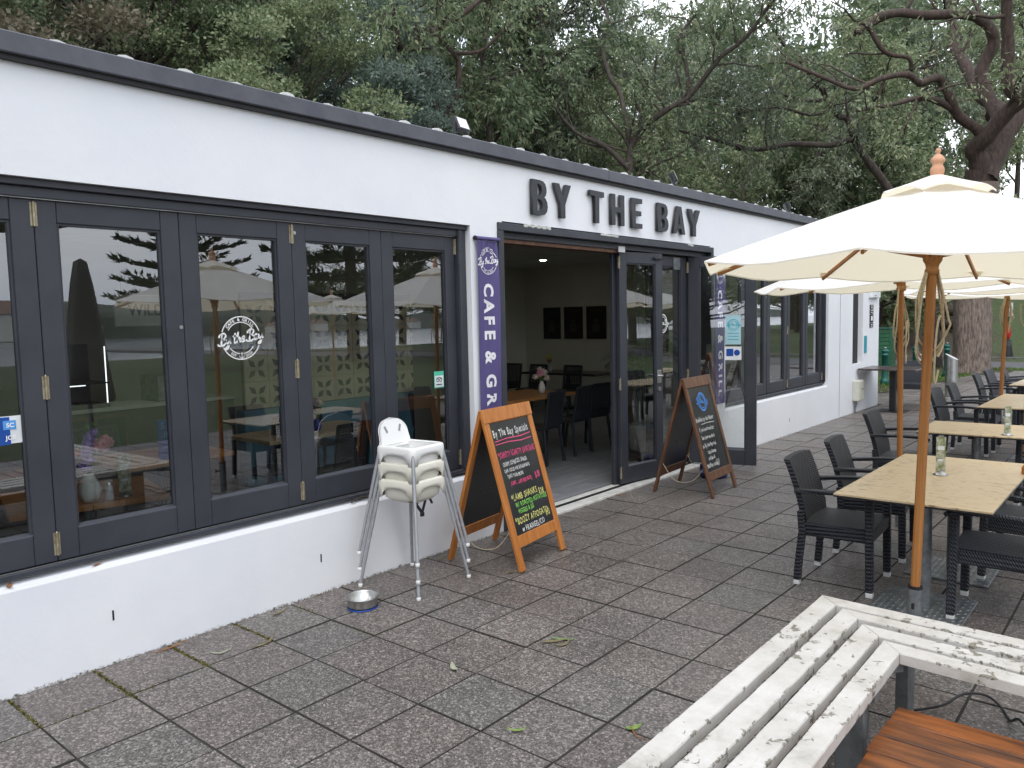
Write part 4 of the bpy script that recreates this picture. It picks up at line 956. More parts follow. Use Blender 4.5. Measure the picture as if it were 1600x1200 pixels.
# pot palm behind the handle leaf
t = thing('potted_palm', 'palm in a pale pot just inside the folded glass doors', 'plant', (8.78, 5.23, .035)); m = MB(); m.lathe([(.001, 0), (.14, 0), (.17, .05), (.18, .36), (.165, .36), (.16, .32), (.001, .31)], 24); part('pot', m, 'vase_white', t)
m = MB(); rg = random.Random(9)
for k in range(15):
    a = rg.uniform(0, 2*PI); L = rg.uniform(.55, .95); top = rg.uniform(.7, 1.3)
    pts = [(0, 0, .32), (.12*math.cos(a), .12*math.sin(a), .32+top*.6), (L*.5*math.cos(a), L*.5*math.sin(a), .32+top), (L*.85*math.cos(a), L*.85*math.sin(a), .32+top*.9)]
    pts = smooth_path(pts, 6); m.tube(pts, .005, 4)
    for i in range(6, len(pts)-1):
        p = Vector(pts[i]); d_ = (Vector(pts[i+1])-p).normalized(); s_ = d_.cross(Vector((0, 0, 1))).normalized()
        for sg in (-1, 1): e = p+s_*sg*.2+d_*.1-Vector((0, 0, .05)); m.add([p, p+d_*.012, e], [[0, 1, 2]]); m.add([p+d_*.02, p+d_*.032, e+d_*.025], [[0, 1, 2]])
part('fronds', m, 'palm_leaf', t)
# ================================================================ ON THE TERRACE
# stacked highchairs
def highchair(label, z, mat, belt):
    t = thing('highchair', label, 'highchair', (3.578, 3.942, z), R(5.6), 'highchairs stacked by the window')
    zt, h = .735, .115
    N = 112
    def rsq(half, rc, k):                      # point k of N round a square with rounded corners, starting mid-side
        per = 8*(half-rc)+2*PI*rc; d_ = per*k/N; seg = 2*(half-rc); q_ = PI*rc/2; d_ = (d_+seg/2) % per; sd = int(d_//(seg+q_)); f = d_-sd*(seg+q_)
        if f < seg: x_, y_ = -(half-rc)+f, -half
        else:
            a_ = (f-seg)/rc; x_, y_ = (half-rc)+rc*math.sin(a_), -half+rc-rc*math.cos(a_)
        for _ in range(sd): x_, y_ = -y_, x_
        return x_, y_
    def arch(k):
        f = abs(((k/N*4+.5) % 1)-.5)*2         # 0 mid-side, 1 at the corner
        return .068*max(0.0, 1-(f/.78)**2.6)**.5
    m = MB(); lev = [(.171, lambda k: zt-h+arch(k)), (.1715, lambda k: max(zt-.03, zt-h+arch(k))), (.170, lambda k: zt-.006), (.166, lambda k: zt+.004), (.158, lambda k: zt+.008), (.142, lambda k: zt+.008), (.137, lambda k: zt+.002), (.165, lambda k: zt-.008), (.1655, lambda k: zt-h+arch(k))]
    lev[7] = (.162, lambda k: zt-.010)
    for hf, zf in lev[:7]: m.v += [(*rsq(hf, .042 if hf > .15 else .035, k), zf(k)) for k in range(N)]
    m.f = [[a*N+k, a*N+(k+1) % N, (a+1)*N+(k+1) % N, (a+1)*N+k] for a in range(6) for k in range(N)]
    o_ = len(m.v)
    for hf, zf in ((.1665, lambda k: zt-h+arch(k)), (.163, lambda k: zt-.012)): m.v += [(*rsq(hf, .04, k), zf(k)) for k in range(N)]
    m.f += [[o_+N+k, o_+N+(k+1) % N, o_+(k+1) % N, o_+k] for k in range(N)]+[[k, o_+k, o_+(k+1) % N, (k+1) % N] for k in range(N)]
    m.sm = [True]*len(m.f); part('rim', m, mat, t)
    m = MB()
    for hf, z_ in ((.139, zt+.004), (.150, zt-.05), (.140, zt-.12), (.11, zt-.148), (.05, zt-.155)): m.v += [(*rsq(hf, .045 if hf > .1 else .03, k), z_) for k in range(N)]
    m.f = [[(a+1)*N+k, (a+1)*N+(k+1) % N, a*N+(k+1) % N, a*N+k] for a in range(4) for k in range(N)]+[[4*N+k for k in range(N)]]; m.sm = [True]*len(m.f); part('seat', m, mat, t)
    # curved rounded back on the side nearest the wall
    m = MB(); nu, nv = 14, 12; W0 = lambda v: .150-.022*v if v < .45 else .1401*math.sqrt(max(0.0, 1-((v-.45)/.55)**2.3))+.0001
    def bp_(u, v, off):
        w_ = W0(v); x_ = u*w_; return (x_, .138+.012*v+off-.55*x_*x_*(1-.4*v)+.03*v, zt-.02+.198*v)
    for off in (0.0, .010): m.v += [bp_(-1+2*i/nu, j_/nv, off) for j_ in range(nv+1) for i in range(nu+1)]
    Q = (nu+1)*(nv+1); m.f = [[j_*(nu+1)+i, j_*(nu+1)+i+1, (j_+1)*(nu+1)+i+1, (j_+1)*(nu+1)+i] for j_ in range(nv) for i in range(nu)]; m.f += [[Q+q for q in f_[::-1]] for f_ in m.f]
    ed_ = [j_*(nu+1) for j_ in range(nv+1)]+[nv*(nu+1)+i for i in range(1, nu+1)]+[j_*(nu+1)+nu for j_ in range(nv-1, -1, -1)]
    m.f += [[ed_[i], Q+ed_[i], Q+ed_[i+1], ed_[i+1]] for i in range(len(ed_)-1)]; m.sm = [True]*len(m.f); bk = part('backrest', m, mat, t)
    for sg in (-1, 1):
        m = MB(); m.bar(Vector(bp_(sg*.42, .50, -.001)), Vector(bp_(sg*.62, .72, -.001)), .018, .004, (0, -1, 0)); part('belt_slot', m, 'grey_tube', bk)
    for a, b in ((-1, -1), (1, -1), (1, 1), (-1, 1)):
        m = MB(); p = Vector((a*.149, b*.149, zt-.03)); q_ = Vector((a*.262, b*.262, .018)); m.tube([p, p.lerp(q_, .45)], .0122, 12); m.tube([p.lerp(q_, .45), q_], .0108, 12); lg = part('leg', m, 'grey_tube', t)
        m = MB(); m.lathe([(.001, 0), (.010, 0), (.0145, .006), (.015, .024), (.0115, .028)], 12, Matrix.Translation((q_.x, q_.y, 0))); part('foot_cap', m, 'white_cap', lg)
    if belt:
        m = MB(); m.bar((-.13, -.09, zt-.135), (-.06, -.10, zt-.155), .022, .004); m.bar((-.09, -.095, zt-.14), (-.03, -.11, zt-.225), .022, .004, (0, 1, 0)); m.bar((.02, -.10, zt-.145), (-.03, -.11, zt-.225), .022, .004, (0, 1, 0)); m.box(-.045, -.015, -.12, -.10, zt-.25, zt-.22, .004); part('belt', m, 'black_plastic', t); m = MB(); m.bar((.10, -.06, zt-.145), (.12, -.07, zt-.195), .02, .012); part('belt_end', m, 'black_plastic', t)
    return t
highchair('lowest white highchair of the stack, standing on the pavers by the window', 0, 'cream_plastic', True)
highchair('middle white highchair of the stack', .112, 'cream_plastic', False)
highchair('topmost white highchair of the stack with its rounded back in full view', .224, 'white_plastic', False)
t = thing('dog_bowl', 'steel dog bowl with a blue base on the pavers by the wall', 'bowl', (3.06, 3.87, 0))
m = MB(); m.lathe([(.001, .006), (.088, .006), (.093, .02), (.098, .07), (.103, .076), (.106, .073), (.104, .067), (.101, .065)], 36); m.lathe([(.001, .012), (.085, .012), (.094, .068), (.099, .075)], 36); part('bowl', m, 'steel', t)
m = MB(); m.lathe([(.08, 0), (.095, 0), (.097, .005), (.094, .009)], 36); part('base_ring', m, 'sticker_blue', t)

# A-frame chalkboards
def a_frame(name, label, loc, rz, wd, h, half, mat, stile, writer):
    t = thing(name, label, 'chalkboard', loc, rz); Ls = math.hypot(h, half); ang = math.atan2(half, h)
    for side in (0, 1):
        m = MB(); st = stile; bot = .16
        m.box(-wd/2, -wd/2+st, -.013, .013, 0, Ls, .004); m.box(wd/2-st, wd/2, -.013, .013, 0, Ls, .004)
        m.box(-wd/2+(st if side else 0), wd/2-(st if side else 0), -.0135, .0135 if side else -.0125, Ls-.105, Ls-.002 if side else Ls+.004, .003) if side else m.box(-wd/2-.001, wd/2+.001, -.019, -.0132, Ls-.10, Ls+.003, .003)
        m.box(-wd/2+st+.001, wd/2-st-.001, -.012, .012, Ls-.105, Ls-.004, .003); m.box(-wd/2+st+.001, wd/2-st-.001, -.012, .012, bot, bot+.085, .003)
        f = part('frame', m, mat, t, (0, -half if side == 0 else half, .006), (-ang, 0, 0) if side == 0 else (-ang, 0, PI))
        m = MB(); m.box(-wd/2+st-.004, wd/2-st+.004, -.005, .004, bot+.07, Ls-.09); part('board', m, 'chalkboard', f)
        if side == 0: writer(f, wd-2*st, bot+.085, Ls-.105)
    m = MB()
    for sx_ in (-1, 1): m.tube(smooth_path([(sx_*(wd/2-.03), -half*.72, h*.26), (sx_*(wd/2-.03), -half*.3, h*.13), (sx_*(wd/2-.03), half*.3, h*.12), (sx_*(wd/2-.03), half*.72, h*.26)], 5), .0025, 5)
    part('cord', m, 'rope_fibre', t)
    for sx_ in (-1, 1):
        m = MB(); m.tube([(sx_*(wd/2-.05), -.02, h-.01), (sx_*(wd/2-.05), .02, h-.01)], .010, 8); part('hinge', m, 'brass_old', t)
    return t
def chalk(f, lines, lean=0.0):
    rg = random.Random(8)
    for s_, x, z, size, mt, xs in lines:
        m = MB(); x0 = 0
        for c in s_:
            vf = text_vf(c, size, .0012, 0, 'LEFT'); wdt = max((v.x for v in vf[0]), default=size*.28)*xs+size*.075
            if c != ' ': m.add([(v.x*xs, v.y, v.z) for v in vf[0]], vf[1], face_y(x+x0, -.0062, z+rg.uniform(-.004, .004)) @ Matrix.Rotation(rg.uniform(-.07, .07)+lean, 4, 'Z'))
            x0 += wdt
        part('chalk_writing', m, mt, f)
def write_specials(f, wd, z0, z1):
    W_ = wd/2-.02
    chalk(f, [('By The Bay Specials', -W_+.0, z1-.105, .078, 'chalk_white', .62),
      ('*SCHNITTY SCHNITTY BANG BANG', -W_-.0, z1-.265, .062, 'chalk_pink', .39),
      ('CRISPY SCHNITZEL SANGA', -W_+.03, z1-.325, .042, 'chalk_white', .52), ('SLAW, PICKLES AND SRIRACHA MAYO', -W_+.03, z1-.372, .036, 'chalk_white', .42), ('TOAST YOUR BREAD', -W_+.05, z1-.418, .036, 'chalk_white', .5),
      ('(CHIPS ... AND BEER MATE)', -W_+.07, z1-.475, .038, 'chalk_pink', .5), ('$18', W_-.085, z1-.475, .066, 'chalk_pink', .65),
      ('*LAMB SHANKS', -W_+.03, z0+.245, .066, 'chalk_yellow', .68), ('$28', W_-.09, z0+.225, .066, 'chalk_yellow', .6), ('W/ ROASTED POTATOES', -W_+.06, z0+.19, .05, 'chalk_green', .66), ('VEGGIES & JUS', -W_+.08, z0+.145, .046, 'chalk_green', .6),
      ('*BOOZY AFFOGATO', -W_+.01, z0+.075, .066, 'chalk_yellow', .64), ('$13', W_-.07, z0+.055, .066, 'chalk_yellow', .58), ('w FRANGELICO', -W_+.07, z0+.012, .056, 'chalk_white', .7)])
    m = MB()
    for dz, a in ((-.135, .01), (-.165, -.02)): ribbon(m, [(-W_, -.0), (-W_*.3, .006), (W_*.4, -.003), (W_, .006)], .007, face_y(0, -.0062, z1+dz) @ Matrix.Rotation(a, 4, 'Z'))
    part('chalk_line', m, 'chalk_pink', f)
def write_water(f, wd, z0, z1):
    W_ = wd/2-.02; cx = 0.0; m = MB(); M_ = face_y(cx, -.0062, z1-.155); ring(m, .088, .02, 0, 2*PI, M_); ring(m, .062, .008, 0, 2*PI, M_); script_text(m, 'By the Bay', .06, .011, M_ @ Matrix.Translation((0, -.015, 0)))
    part('chalk_logo', m, 'chalk_blue', f)
    chalk(f, [('Brekkie by the Water', -W_, z1-.345, .062, 'chalk_white', .6), ('if you love breakfast', -W_+.02, z1-.445, .054, 'chalk_white', .6), ('See how we do it', -W_+.03, z1-.525, .054, 'chalk_white', .66), ('at By the Bay and', -W_+.01, z1-.605, .054, 'chalk_white', .66), ('take home', -W_+.09, z1-.675, .054, 'chalk_white', .7), ('coffee &', -W_+.07, z1-.735, .05, 'chalk_white', .75), ('Muffins today!!', -W_+.0, z1-.805, .058, 'chalk_white', .7)])
    m = MB(); ribbon(m, smooth_path([(0, -.035), (-.035, .01), (-.022, .032), (0, .014), (.022, .032), (.035, .01), (0, -.035)], 4), .006, face_y(.02, -.0062, z0+.065)); ribbon(m, [(-.15, 0), (0, .004), (.17, -.002)], .005, face_y(.0, -.0062, z1-.375)); part('chalk_line', m, 'chalk_white', f)
a_frame('chalkboard_sign', 'orange pine A-frame chalkboard listing By The Bay Specials beside the highchairs', (4.437, 3.836, 0), R(8.1), .665, 1.135, .315, 'orange_pine', .062, write_specials)
a_frame('chalkboard_sign', 'dark brown A-frame chalkboard with a blue round logo in front of the folded glass doors', (7.286, 3.726, 0), R(3.4), .64, 1.155, .312, 'brown_timber', .05, write_water)
t = thing('tissue_box', 'small dark blue round object on the ground behind the brown chalkboard', 'tub', (7.98, 3.86, 0)); m = MB(); m.lathe([(.001, 0), (.14, 0), (.15, .02), (.15, .13), (.12, .15), (.001, .15)], 28); part('tub', m, 'tissue_blue', t); m = MB(); m.lathe([(.151, .05), (.153, .07), (.151, .09)], 28); part('print', m, 'sticker_blue', t)

# ---- umbrellas
def umbrella_proto(label, loc, rot):
    t = thing('market_umbrella', label, 'umbrella', loc, 0, 'cream market umbrellas over the tables'); t.rotation_euler = rot
    m = MB(); m.tube([(0, 0, .0), (0, 0, .30)], .034, 20); sl_ = part('sleeve', m, 'galvanised', t); m = MB(); m.tube([(0, 0, .297), (0, 0, .312)], .037, 20); part('collar', m, 'black_plastic', sl_)
    m = MB(); m.tube([(-.034, 0, .22), (-.075, -.01, .22)], .006, 8); m.tube([(-.075, -.01, .205), (-.075, -.01, .235)], .008, 8); part('knob', m, 'black_plastic', sl_)
    m = MB(); m.tube([(0, 0, .29), (0, 0, 1.2), (0, 0, 2.44)], .0245, 18); part('pole', m, 'teak_pole', t)
    r, zr, za = 1.22, 2.03, 2.455; m = MB(); NR, NA = 8, 6
    for k in range(8):
        for i in range(NR+1):
            f = i/NR
            for j in range(NA+1):
                u = j/NA; a0, a1 = k*PI/4, (k+1)*PI/4; rr = r*f
                x = rr*((1-u)*math.cos(a0)+u*math.cos(a1)); y = rr*((1-u)*math.sin(a0)+u*math.sin(a1)); z = za-(za-zr)*(f**1.06)-.040*f*math.sin(PI*u)*(1-.2*f)
                z -= .006*math.sin(7*u+9*f+k)*f*math.sin(PI*u); m.v.append((x, y, z))
        o = k*(NR+1)*(NA+1); m.f += [[o+i*(NA+1)+j, o+(i+1)*(NA+1)+j, o+(i+1)*(NA+1)+j+1, o+i*(NA+1)+j+1] for i in range(NR) for j in range(NA)]
    # hem folded under and the tip pockets
    for k in range(8):
        for j in range(NA):
            u0, u1 = j/NA, (j+1)/NA; a0, a1 = k*PI/4, (k+1)*PI/4
            P0, P1 = [Vector((r*((1-u)*math.cos(a0)+u*math.cos(a1)), r*((1-u)*math.sin(a0)+u*math.sin(a1)), zr-.032*math.sin(PI*u)-.006*math.sin(7*u+9+k)*math.sin(PI*u))) for u in (u0, u1)]
            i0, i1 = P0*.968, P1*.968; i0.z = P0.z+.004; i1.z = P1.z+.004; o = len(m.v); m.v += [tuple(P0), tuple(P1), tuple(P1-Vector((0, 0, .008))), tuple(P0-Vector((0, 0, .008)))]; m.f += [[o, o+1, o+2, o+3]]
    m.sm = [True]*len(m.f); cp = part('canopy', m, 'umbrella_canopy', t)
    m = MB()
    for k in range(8):
        a = k*PI/4; c, s_ = math.cos(a), math.sin(a)
        q = [(1.225, 0, .0), (1.14, .05, .006), (1.10, .0, -.012), (1.14, -.05, .006)]
        m.add([(rr*c-w_*s_, rr*s_+w_*c, zr+(1.22-rr)*.35-.012+dz) for rr, w_, dz in q], [[0, 1, 2, 3]])
    part('tip_pocket', m, 'umbrella_canopy', cp)
    m = MB(); NA = 6
    for k in range(8):
        o = len(m.v)
        for i in range(5):
            f = i/4
            for j in range(NA+1):
                u = j/NA; a0, a1 = k*PI/4, (k+1)*PI/4; rr = .27*f
                m.v.append((rr*((1-u)*math.cos(a0)+u*math.cos(a1)), rr*((1-u)*math.sin(a0)+u*math.sin(a1)), 2.497-.108*f**1.1+.024*f*f*math.sin(PI*u)))
        m.f += [[o+i*(NA+1)+j, o+(i+1)*(NA+1)+j, o+(i+1)*(NA+1)+j+1, o+i*(NA+1)+j+1] for i in range(4) for j in range(NA)]
        for j in range(NA):
            a, b = m.v[o+4*(NA+1)+j], m.v[o+4*(NA+1)+j+1]; q = len(m.v); m.v += [a, b, (b[0]*1.0, b[1]*1.0, b[2]-.010), (a[0], a[1], a[2]-.010)]; m.f.append([q, q+1, q+2, q+3])
    m.sm = [True]*len(m.f); part('vent_cap', m, 'umbrella_canopy', cp)
    m = MB(); m.lathe([(.001, 2.625), (.010, 2.622), (.014, 2.612), (.010, 2.601), (.008, 2.596), (.018, 2.588), (.034, 2.568), (.034, 2.556), (.026, 2.548), (.024, 2.538), (.032, 2.524), (.034, 2.508), (.03, 2.48)], 20); part('finial', m, 'finial_wood', t)
    m = MB(); m.lathe([(.026, 1.975), (.034, 1.98), (.036, 2.0), (.030, 2.01), (.034, 2.03), (.046, 2.05), (.05, 2.085), (.046, 2.10), (.026, 2.105)], 16); part('hub', m, 'teak_pole', t)
    m = MB(); m.lathe([(.026, 2.33), (.05, 2.34), (.05, 2.40), (.026, 2.41)], 16); part('crown_hub', m, 'teak_pole', t)
    for k in range(8):
        a = k*PI/4; c, s_ = math.cos(a), math.sin(a); e = Vector((-s_, c, 0))
        zc = lambda f: za-(za-zr)*f**1.06-.022
        m = MB(); m.bar((.045*c, .045*s_, zc(.04)), (1.20*c, 1.20*s_, zc(.985)), .014, .026, (0, 0, 1), .003); part('rib', m, 'teak_pole', t)
        m = MB(); m.bar((.035*c, .035*s_, 2.075), (.62*c, .62*s_, zc(.51)-.018), .014, .024, (0, 0, 1), .003); part('strut', m, 'teak_pole', t)
    return t
def rope(t, seed, zt, zb, spread):
    rg = random.Random(seed); m = MB()
    for k in range(3):
        z1 = zb+rg.uniform(-.02, .14); s_ = spread*rg.uniform(.6, 1.1); a = rg.uniform(-.5, .5)-PI/4; c, s2 = math.cos(a), math.sin(a)
        pts = [(.030*c, .030*s2, zt), (.06*c, .06*s2, zt-.12), (s_*c, s_*s2, zt-.35*(zt-z1)-.1), (s_*1.05*c, s_*1.05*s2, z1+.12), (.4*s_*c-.03*s2, .4*s_*s2+.03*c, z1), (-s_*.5*c-.03*s2, -s_*.5*s2+.03*c, z1+.06), (-s_*.75*c, -s_*.75*s2, z1+.25), (-.06*c, -.06*s2, zt-.13), (-.03*c, -.03*s2, zt)]
        m.tube(smooth_path(pts, 6), .0058, 6)
    pts = [(s_*.2, -.045, zb+.05), (s_*.6, -.06, zb+.12), (s_*.4, -.055, zb+.24), (-s_*.3, -.05, zb+.25), (-s_*.55, -.045, zb+.12), (-s_*.2, -.04, zb-.06), (s_*.15, -.04, zb-.09), (s_*.5, -.045, zb-.02)]
    m.tube(smooth_path(pts, 6), .0058, 6)
    m.tube([(0, 0, zt-.012), (0, 0, zt+.012)], .031, 14)
    part('rope', m, 'rope_fibre', t)
u1 = umbrella_proto('large cream market umbrella nearest the camera over the front bamboo table', (4.54, 1.035, 0), (.024, .02, 0))
u2 = dup(u1, 'cream umbrella second from the camera, half hidden under the front one', (6.95, 1.70, 0), R(9)); u2.rotation_euler = (-.012, .0, R(12)); u2.scale = (.95, .95, .985)
u3 = dup(u1, 'farthest cream umbrella with its thin pole between the far chairs', (11.9, 1.74, 0), R(20)); u3.rotation_euler = (.03, .0, R(20)); u3.scale = (1, 1, .96)
u4 = dup(u1, 'cream umbrella whose pole stands at the right edge of the picture', (9.3, 1.13, 0), R(4)); u4.rotation_euler = (.015, .0, R(4)); u4.scale = (1, 1, .97)
rope(u1, 1, 1.99, 1.50, .09); rope(u2, 5, 2.0, 1.47, .12); rope(u3, 7, 2.0, 1.62, .11); rope(u4, 8, 2.0, 1.6, .12)
dup(u1, 'cream umbrella standing on the lawn behind the camera', (12.8, -7.2, 0), R(15)); dup(u1, 'cream umbrella at the edge of the lawn behind the camera', (16.5, -3.4, 0), R(11))
# closed dark umbrella reflected in the second pane
t = thing('closed_umbrella', 'closed dark umbrella in a cover standing out on the terrace', 'umbrella', (3.9, -1.15, 0)); m = MB()
prof = [(.001, 2.62), (.07, 2.58), (.12, 2.3), (.17, 1.9), (.22, 1.4), (.27, .95), (.25, .9), (.02, .92)]
m.lathe(prof, 20); m.v = [(x*(1+.12*math.sin(5*math.atan2(y, x)+z)), y*(1+.12*math.sin(5*math.atan2(y, x)+z)), z) for x, y, z in m.v]; part('cover', m, 'dark_canvas', t); m = MB(); m.tube([(0, 0, 0), (0, 0, .95)], .03, 12); part('pole', m, 'galvanised', t); m = MB(); m.box(-.3, .3, -.3, .3, 0, .03, .004); part('base', m, 'galvanised', t)

# ---- outdoor tables
def tread_plate(s_):
    m = MB(); m.box(-s_/2, s_/2, -s_/2, s_/2, 0, .012, .003); n = 15
    for i in range(n):
        for j in range(n):
            x = -s_/2+s_/n*(i+.5); y = -s_/2+s_/n*(j+.5); a = PI/4 if (i+j) % 2 else -PI/4
            M_ = Matrix.Translation((x, y, .012)) @ Matrix.Rotation(a, 4, 'Z'); m.add([M_ @ Vector(v) for v in ((-.014, 0, 0), (0, -.005, 0), (.014, 0, 0), (0, .005, 0), (0, 0, .005))], [[0, 1, 4], [1, 2, 4], [2, 3, 4], [3, 0, 4]])
    return m
def outdoor_table(label, loc, wx, wy, rz=0.0):
    t = thing('outdoor_table', label, 'table', loc, rz, 'bamboo topped tables on the terrace'); h = .72
    m = MB(); m.box(-wx/2, wx/2, -wy/2, wy/2, h-.012, h, .002); tp = part('tabletop', m, 'bamboo_top', t)
    m = MB(); m.box(-wx/2-.001, wx/2+.001, -wy/2-.001, wy/2+.001, h-.022, h-.0125, .002); part('edge', m, 'black_plastic', tp)
    m = MB(); m.box(-.3, .3, -.025, .025, h-.055, h-.023, .004); m.box(-.025, .025, -.3, -.026, h-.055, h-.023, .004); m.box(-.025, .025, .026, .3, h-.055, h-.023, .004); part('spider', m, 'black_plastic', t)
    m = MB(); m.tube([(0, 0, .012), (0, 0, h-.055)], .038, 18); part('pole', m, 'galvanised', t); part('base_plate', tread_plate(.50), 'galvanised', t); return t
tA = outdoor_table('near half of the front pair of bamboo tables, by the umbrella pole', (5.14, 1.115, 0), .808, .82)
dup(tA, 'far half of the front pair of bamboo tables', (5.952, 1.115, 0), 0)
dup(tA, 'bamboo table in the second row, between the second umbrella and the right edge', (8.0, 1.335, 0), R(1.5))
dup(tA, 'near half of the third row bamboo tables', (10.2, 1.22, 0), R(-.8)); dup(tA, 'far half of the third row bamboo tables', (11.012, 1.21, 0), R(-.8))
dup(tA, 'farthest bamboo table, near half', (13.15, 1.33, 0), R(-2)); dup(tA, 'farthest bamboo table, far half', (13.962, 1.30, 0), R(-2))
menu_stand('clear menu holder on the front bamboo table', (5.64, 1.14, .7205), R(-60), .225, .058); menu_stand('clear table number holder on the second row bamboo table', (7.71, 1.06, .7205), R(-62), .22, .05)
t = thing('wood_block', 'small wooden block at the edge of the front table', 'block', (5.95, .712, .7205)); m = MB(); m.box(-.02, .02, -.02, .02, 0, .05, .004); part('block', m, 'orange_pine', t); m = MB(); m.box(-.014, .014, -.014, .014, .0505, .06, .003); part('lid', m, 'table_wood', t)
# dark table by the far wall
t = thing('wall_table', 'small dark table pushed against the white wall at the far end', 'table', (14.93, 3.80, 0)); m = MB(); m.box(-.46, .46, -.47, .47, .745, .775, .005); part('tabletop', m, 'dark_wood_top', t); m = MB(); m.box(-.05, .05, -.05, .05, .012, .745, .005); part('pole', m, 'black_plastic', t); m = MB(); m.box(-.24, .24, -.24, .24, 0, .012, .004); part('base_plate', m, 'black_plastic', t)

# ---- wicker armchairs
def wicker_proto(label, loc, rz):
    t = thing('wicker_armchair', label, 'chair', loc, rz, 'black wicker armchairs around the outdoor tables')
    m = MB(); nx_, ny_ = 8, 8     # slightly dished seat over an apron
    m.box(-.242, .242, -.225, .215, .335, .425, .012)
    top = [(-.236+.472*i/nx_, -.219+.428*j/ny_, .4265+.012*(1-((i/nx_-.5)*2)**2)*(1-((j/ny_-.5)*2)**2)) for j in range(ny_+1) for i in range(nx_+1)]
    m.add(top, [[j*(nx_+1)+i, j*(nx_+1)+i+1, (j+1)*(nx_+1)+i+1, (j+1)*(nx_+1)+i] for j in range(ny_) for i in range(nx_)], None, True); part('seat', m, 'black_wicker', t)
    m = MB(); n = 8; rows = []
    for k in range(n+1):
        f = k/n; z = .40+.43*f; y = .195+.02*f+.10*f**1.6; hw = .225+.004*math.sin(PI*f)
        rows.append((z, y, hw))
    nu = 6; vs = []
    for z, y, hw in rows:
        for sgn in (-1, 1):
            for i in range(nu+1):
                u = i/nu*2-1; vs.append((u*hw, y+sgn*.019+.022*(1-u*u), z-.005*abs(u)**6*(1 if z > .82 else 0)))
    q = 2*(nu+1); fs = []
    for k in range(n):
        for i in range(nu):
            a = k*q+i; fs.append([a, a+1, a+q+1, a+q]); b = k*q+nu+1+i; fs.append([b+1, b, b+q, b+q+1])
        fs.append([k*q+nu+1, k*q, (k+1)*q, (k+1)*q+nu+1]); fs.append([k*q+nu, k*q+2*nu+1, (k+1)*q+2*nu+1, (k+1)*q+nu])
    for i in range(nu): fs.append([n*q+i, n*q+i+1, n*q+nu+1+i+1, n*q+nu+1+i])
    m.add(vs, fs, None, False); part('backrest', m, 'black_wicker', t)
    for sx_ in (-1, 1):
        m = MB(); m.bar((sx_*.245, -.215, .03), (sx_*.245, -.205, .625), .047, .047, (0, 1, 0), .008); l1 = part('leg', m, 'black_wicker', t); m = MB(); m.box(sx_*.245-.021, sx_*.245+.021, -.236, -.194, 0, .031, .003); part('foot_cap', m, 'white_cap', l1)
        m = MB(); pts = [(sx_*.232, .235, .03), (sx_*.232, .225, .18), (sx_*.232, .205, .36), (sx_*.232, .215, .5)]
        for a, b in zip(pts, pts[1:]): m.bar(a, b, .044, .044, (0, 1, 0), .006)
        l2 = part('leg', m, 'black_wicker', t); m = MB(); m.box(sx_*.232-.02, sx_*.232+.02, .216, .256, 0, .031, .003); part('foot_cap', m, 'white_cap', l2)
        m = MB(); pts = [(sx_*.262, -.25, .622), (sx_*.268, -.20, .640), (sx_*.268, -.05, .648), (sx_*.262, .10, .640), (sx_*.245, .245, .628)]
        pts = [Vector(p) for p in smooth_path(pts, 3)]
        for a, b in zip(pts, pts[1:]): m.bar(a, b+(b-a).normalized()*.004, .052, .026, (0, 0, 1), .005)
        part('armrest', m, 'black_wicker', t)
    return t
c1 = wicker_proto('black wicker armchair nearest the camera on the left side of the front table', (5.33, 1.64, 0), R(3))
for lb, x, y, a in (('black wicker armchair second on the left side of the front table', 6.18, 1.67, R(5)),
    ('black wicker armchair on the left of the second row table, behind the umbrella pole', 7.97, 1.91, R(2)),
    ('black wicker armchair first on the left of the third row tables', 10.62, 1.93, R(-3)), ('black wicker armchair second on the left of the third row tables', 11.42, 1.90, R(1)),
    ('black wicker armchair first on the left of the farthest table', 13.25, 1.93, R(2)), ('black wicker armchair second on the left of the farthest table', 14.15, 1.92, R(-4)), ('last black wicker armchair on the left, farthest from the camera', 15.1, 1.86, R(3)),
    ('black wicker armchair cut by the right edge, nearest to the white bench', 5.25, .735, PI+R(2)), ('black wicker armchair second on the right side of the front table', 6.10, .70, PI-R(3)),
    ('black wicker armchair pushed under the right side of the second row table', 7.75, .70, PI+R(8)), ('black wicker armchair angled at the right side of the second row table', 8.45, .78, PI-R(14)), ('black wicker armchair under the near third row table', 10.2, .62, PI), ('black wicker armchair under the far third row table', 11.0, .6, PI+R(4)),
    ('black wicker armchair by the wall facing the small dark table', 15.86, 3.72, -PI/2+R(4))):
    dup(c1, lb, (x, y, 0), a)

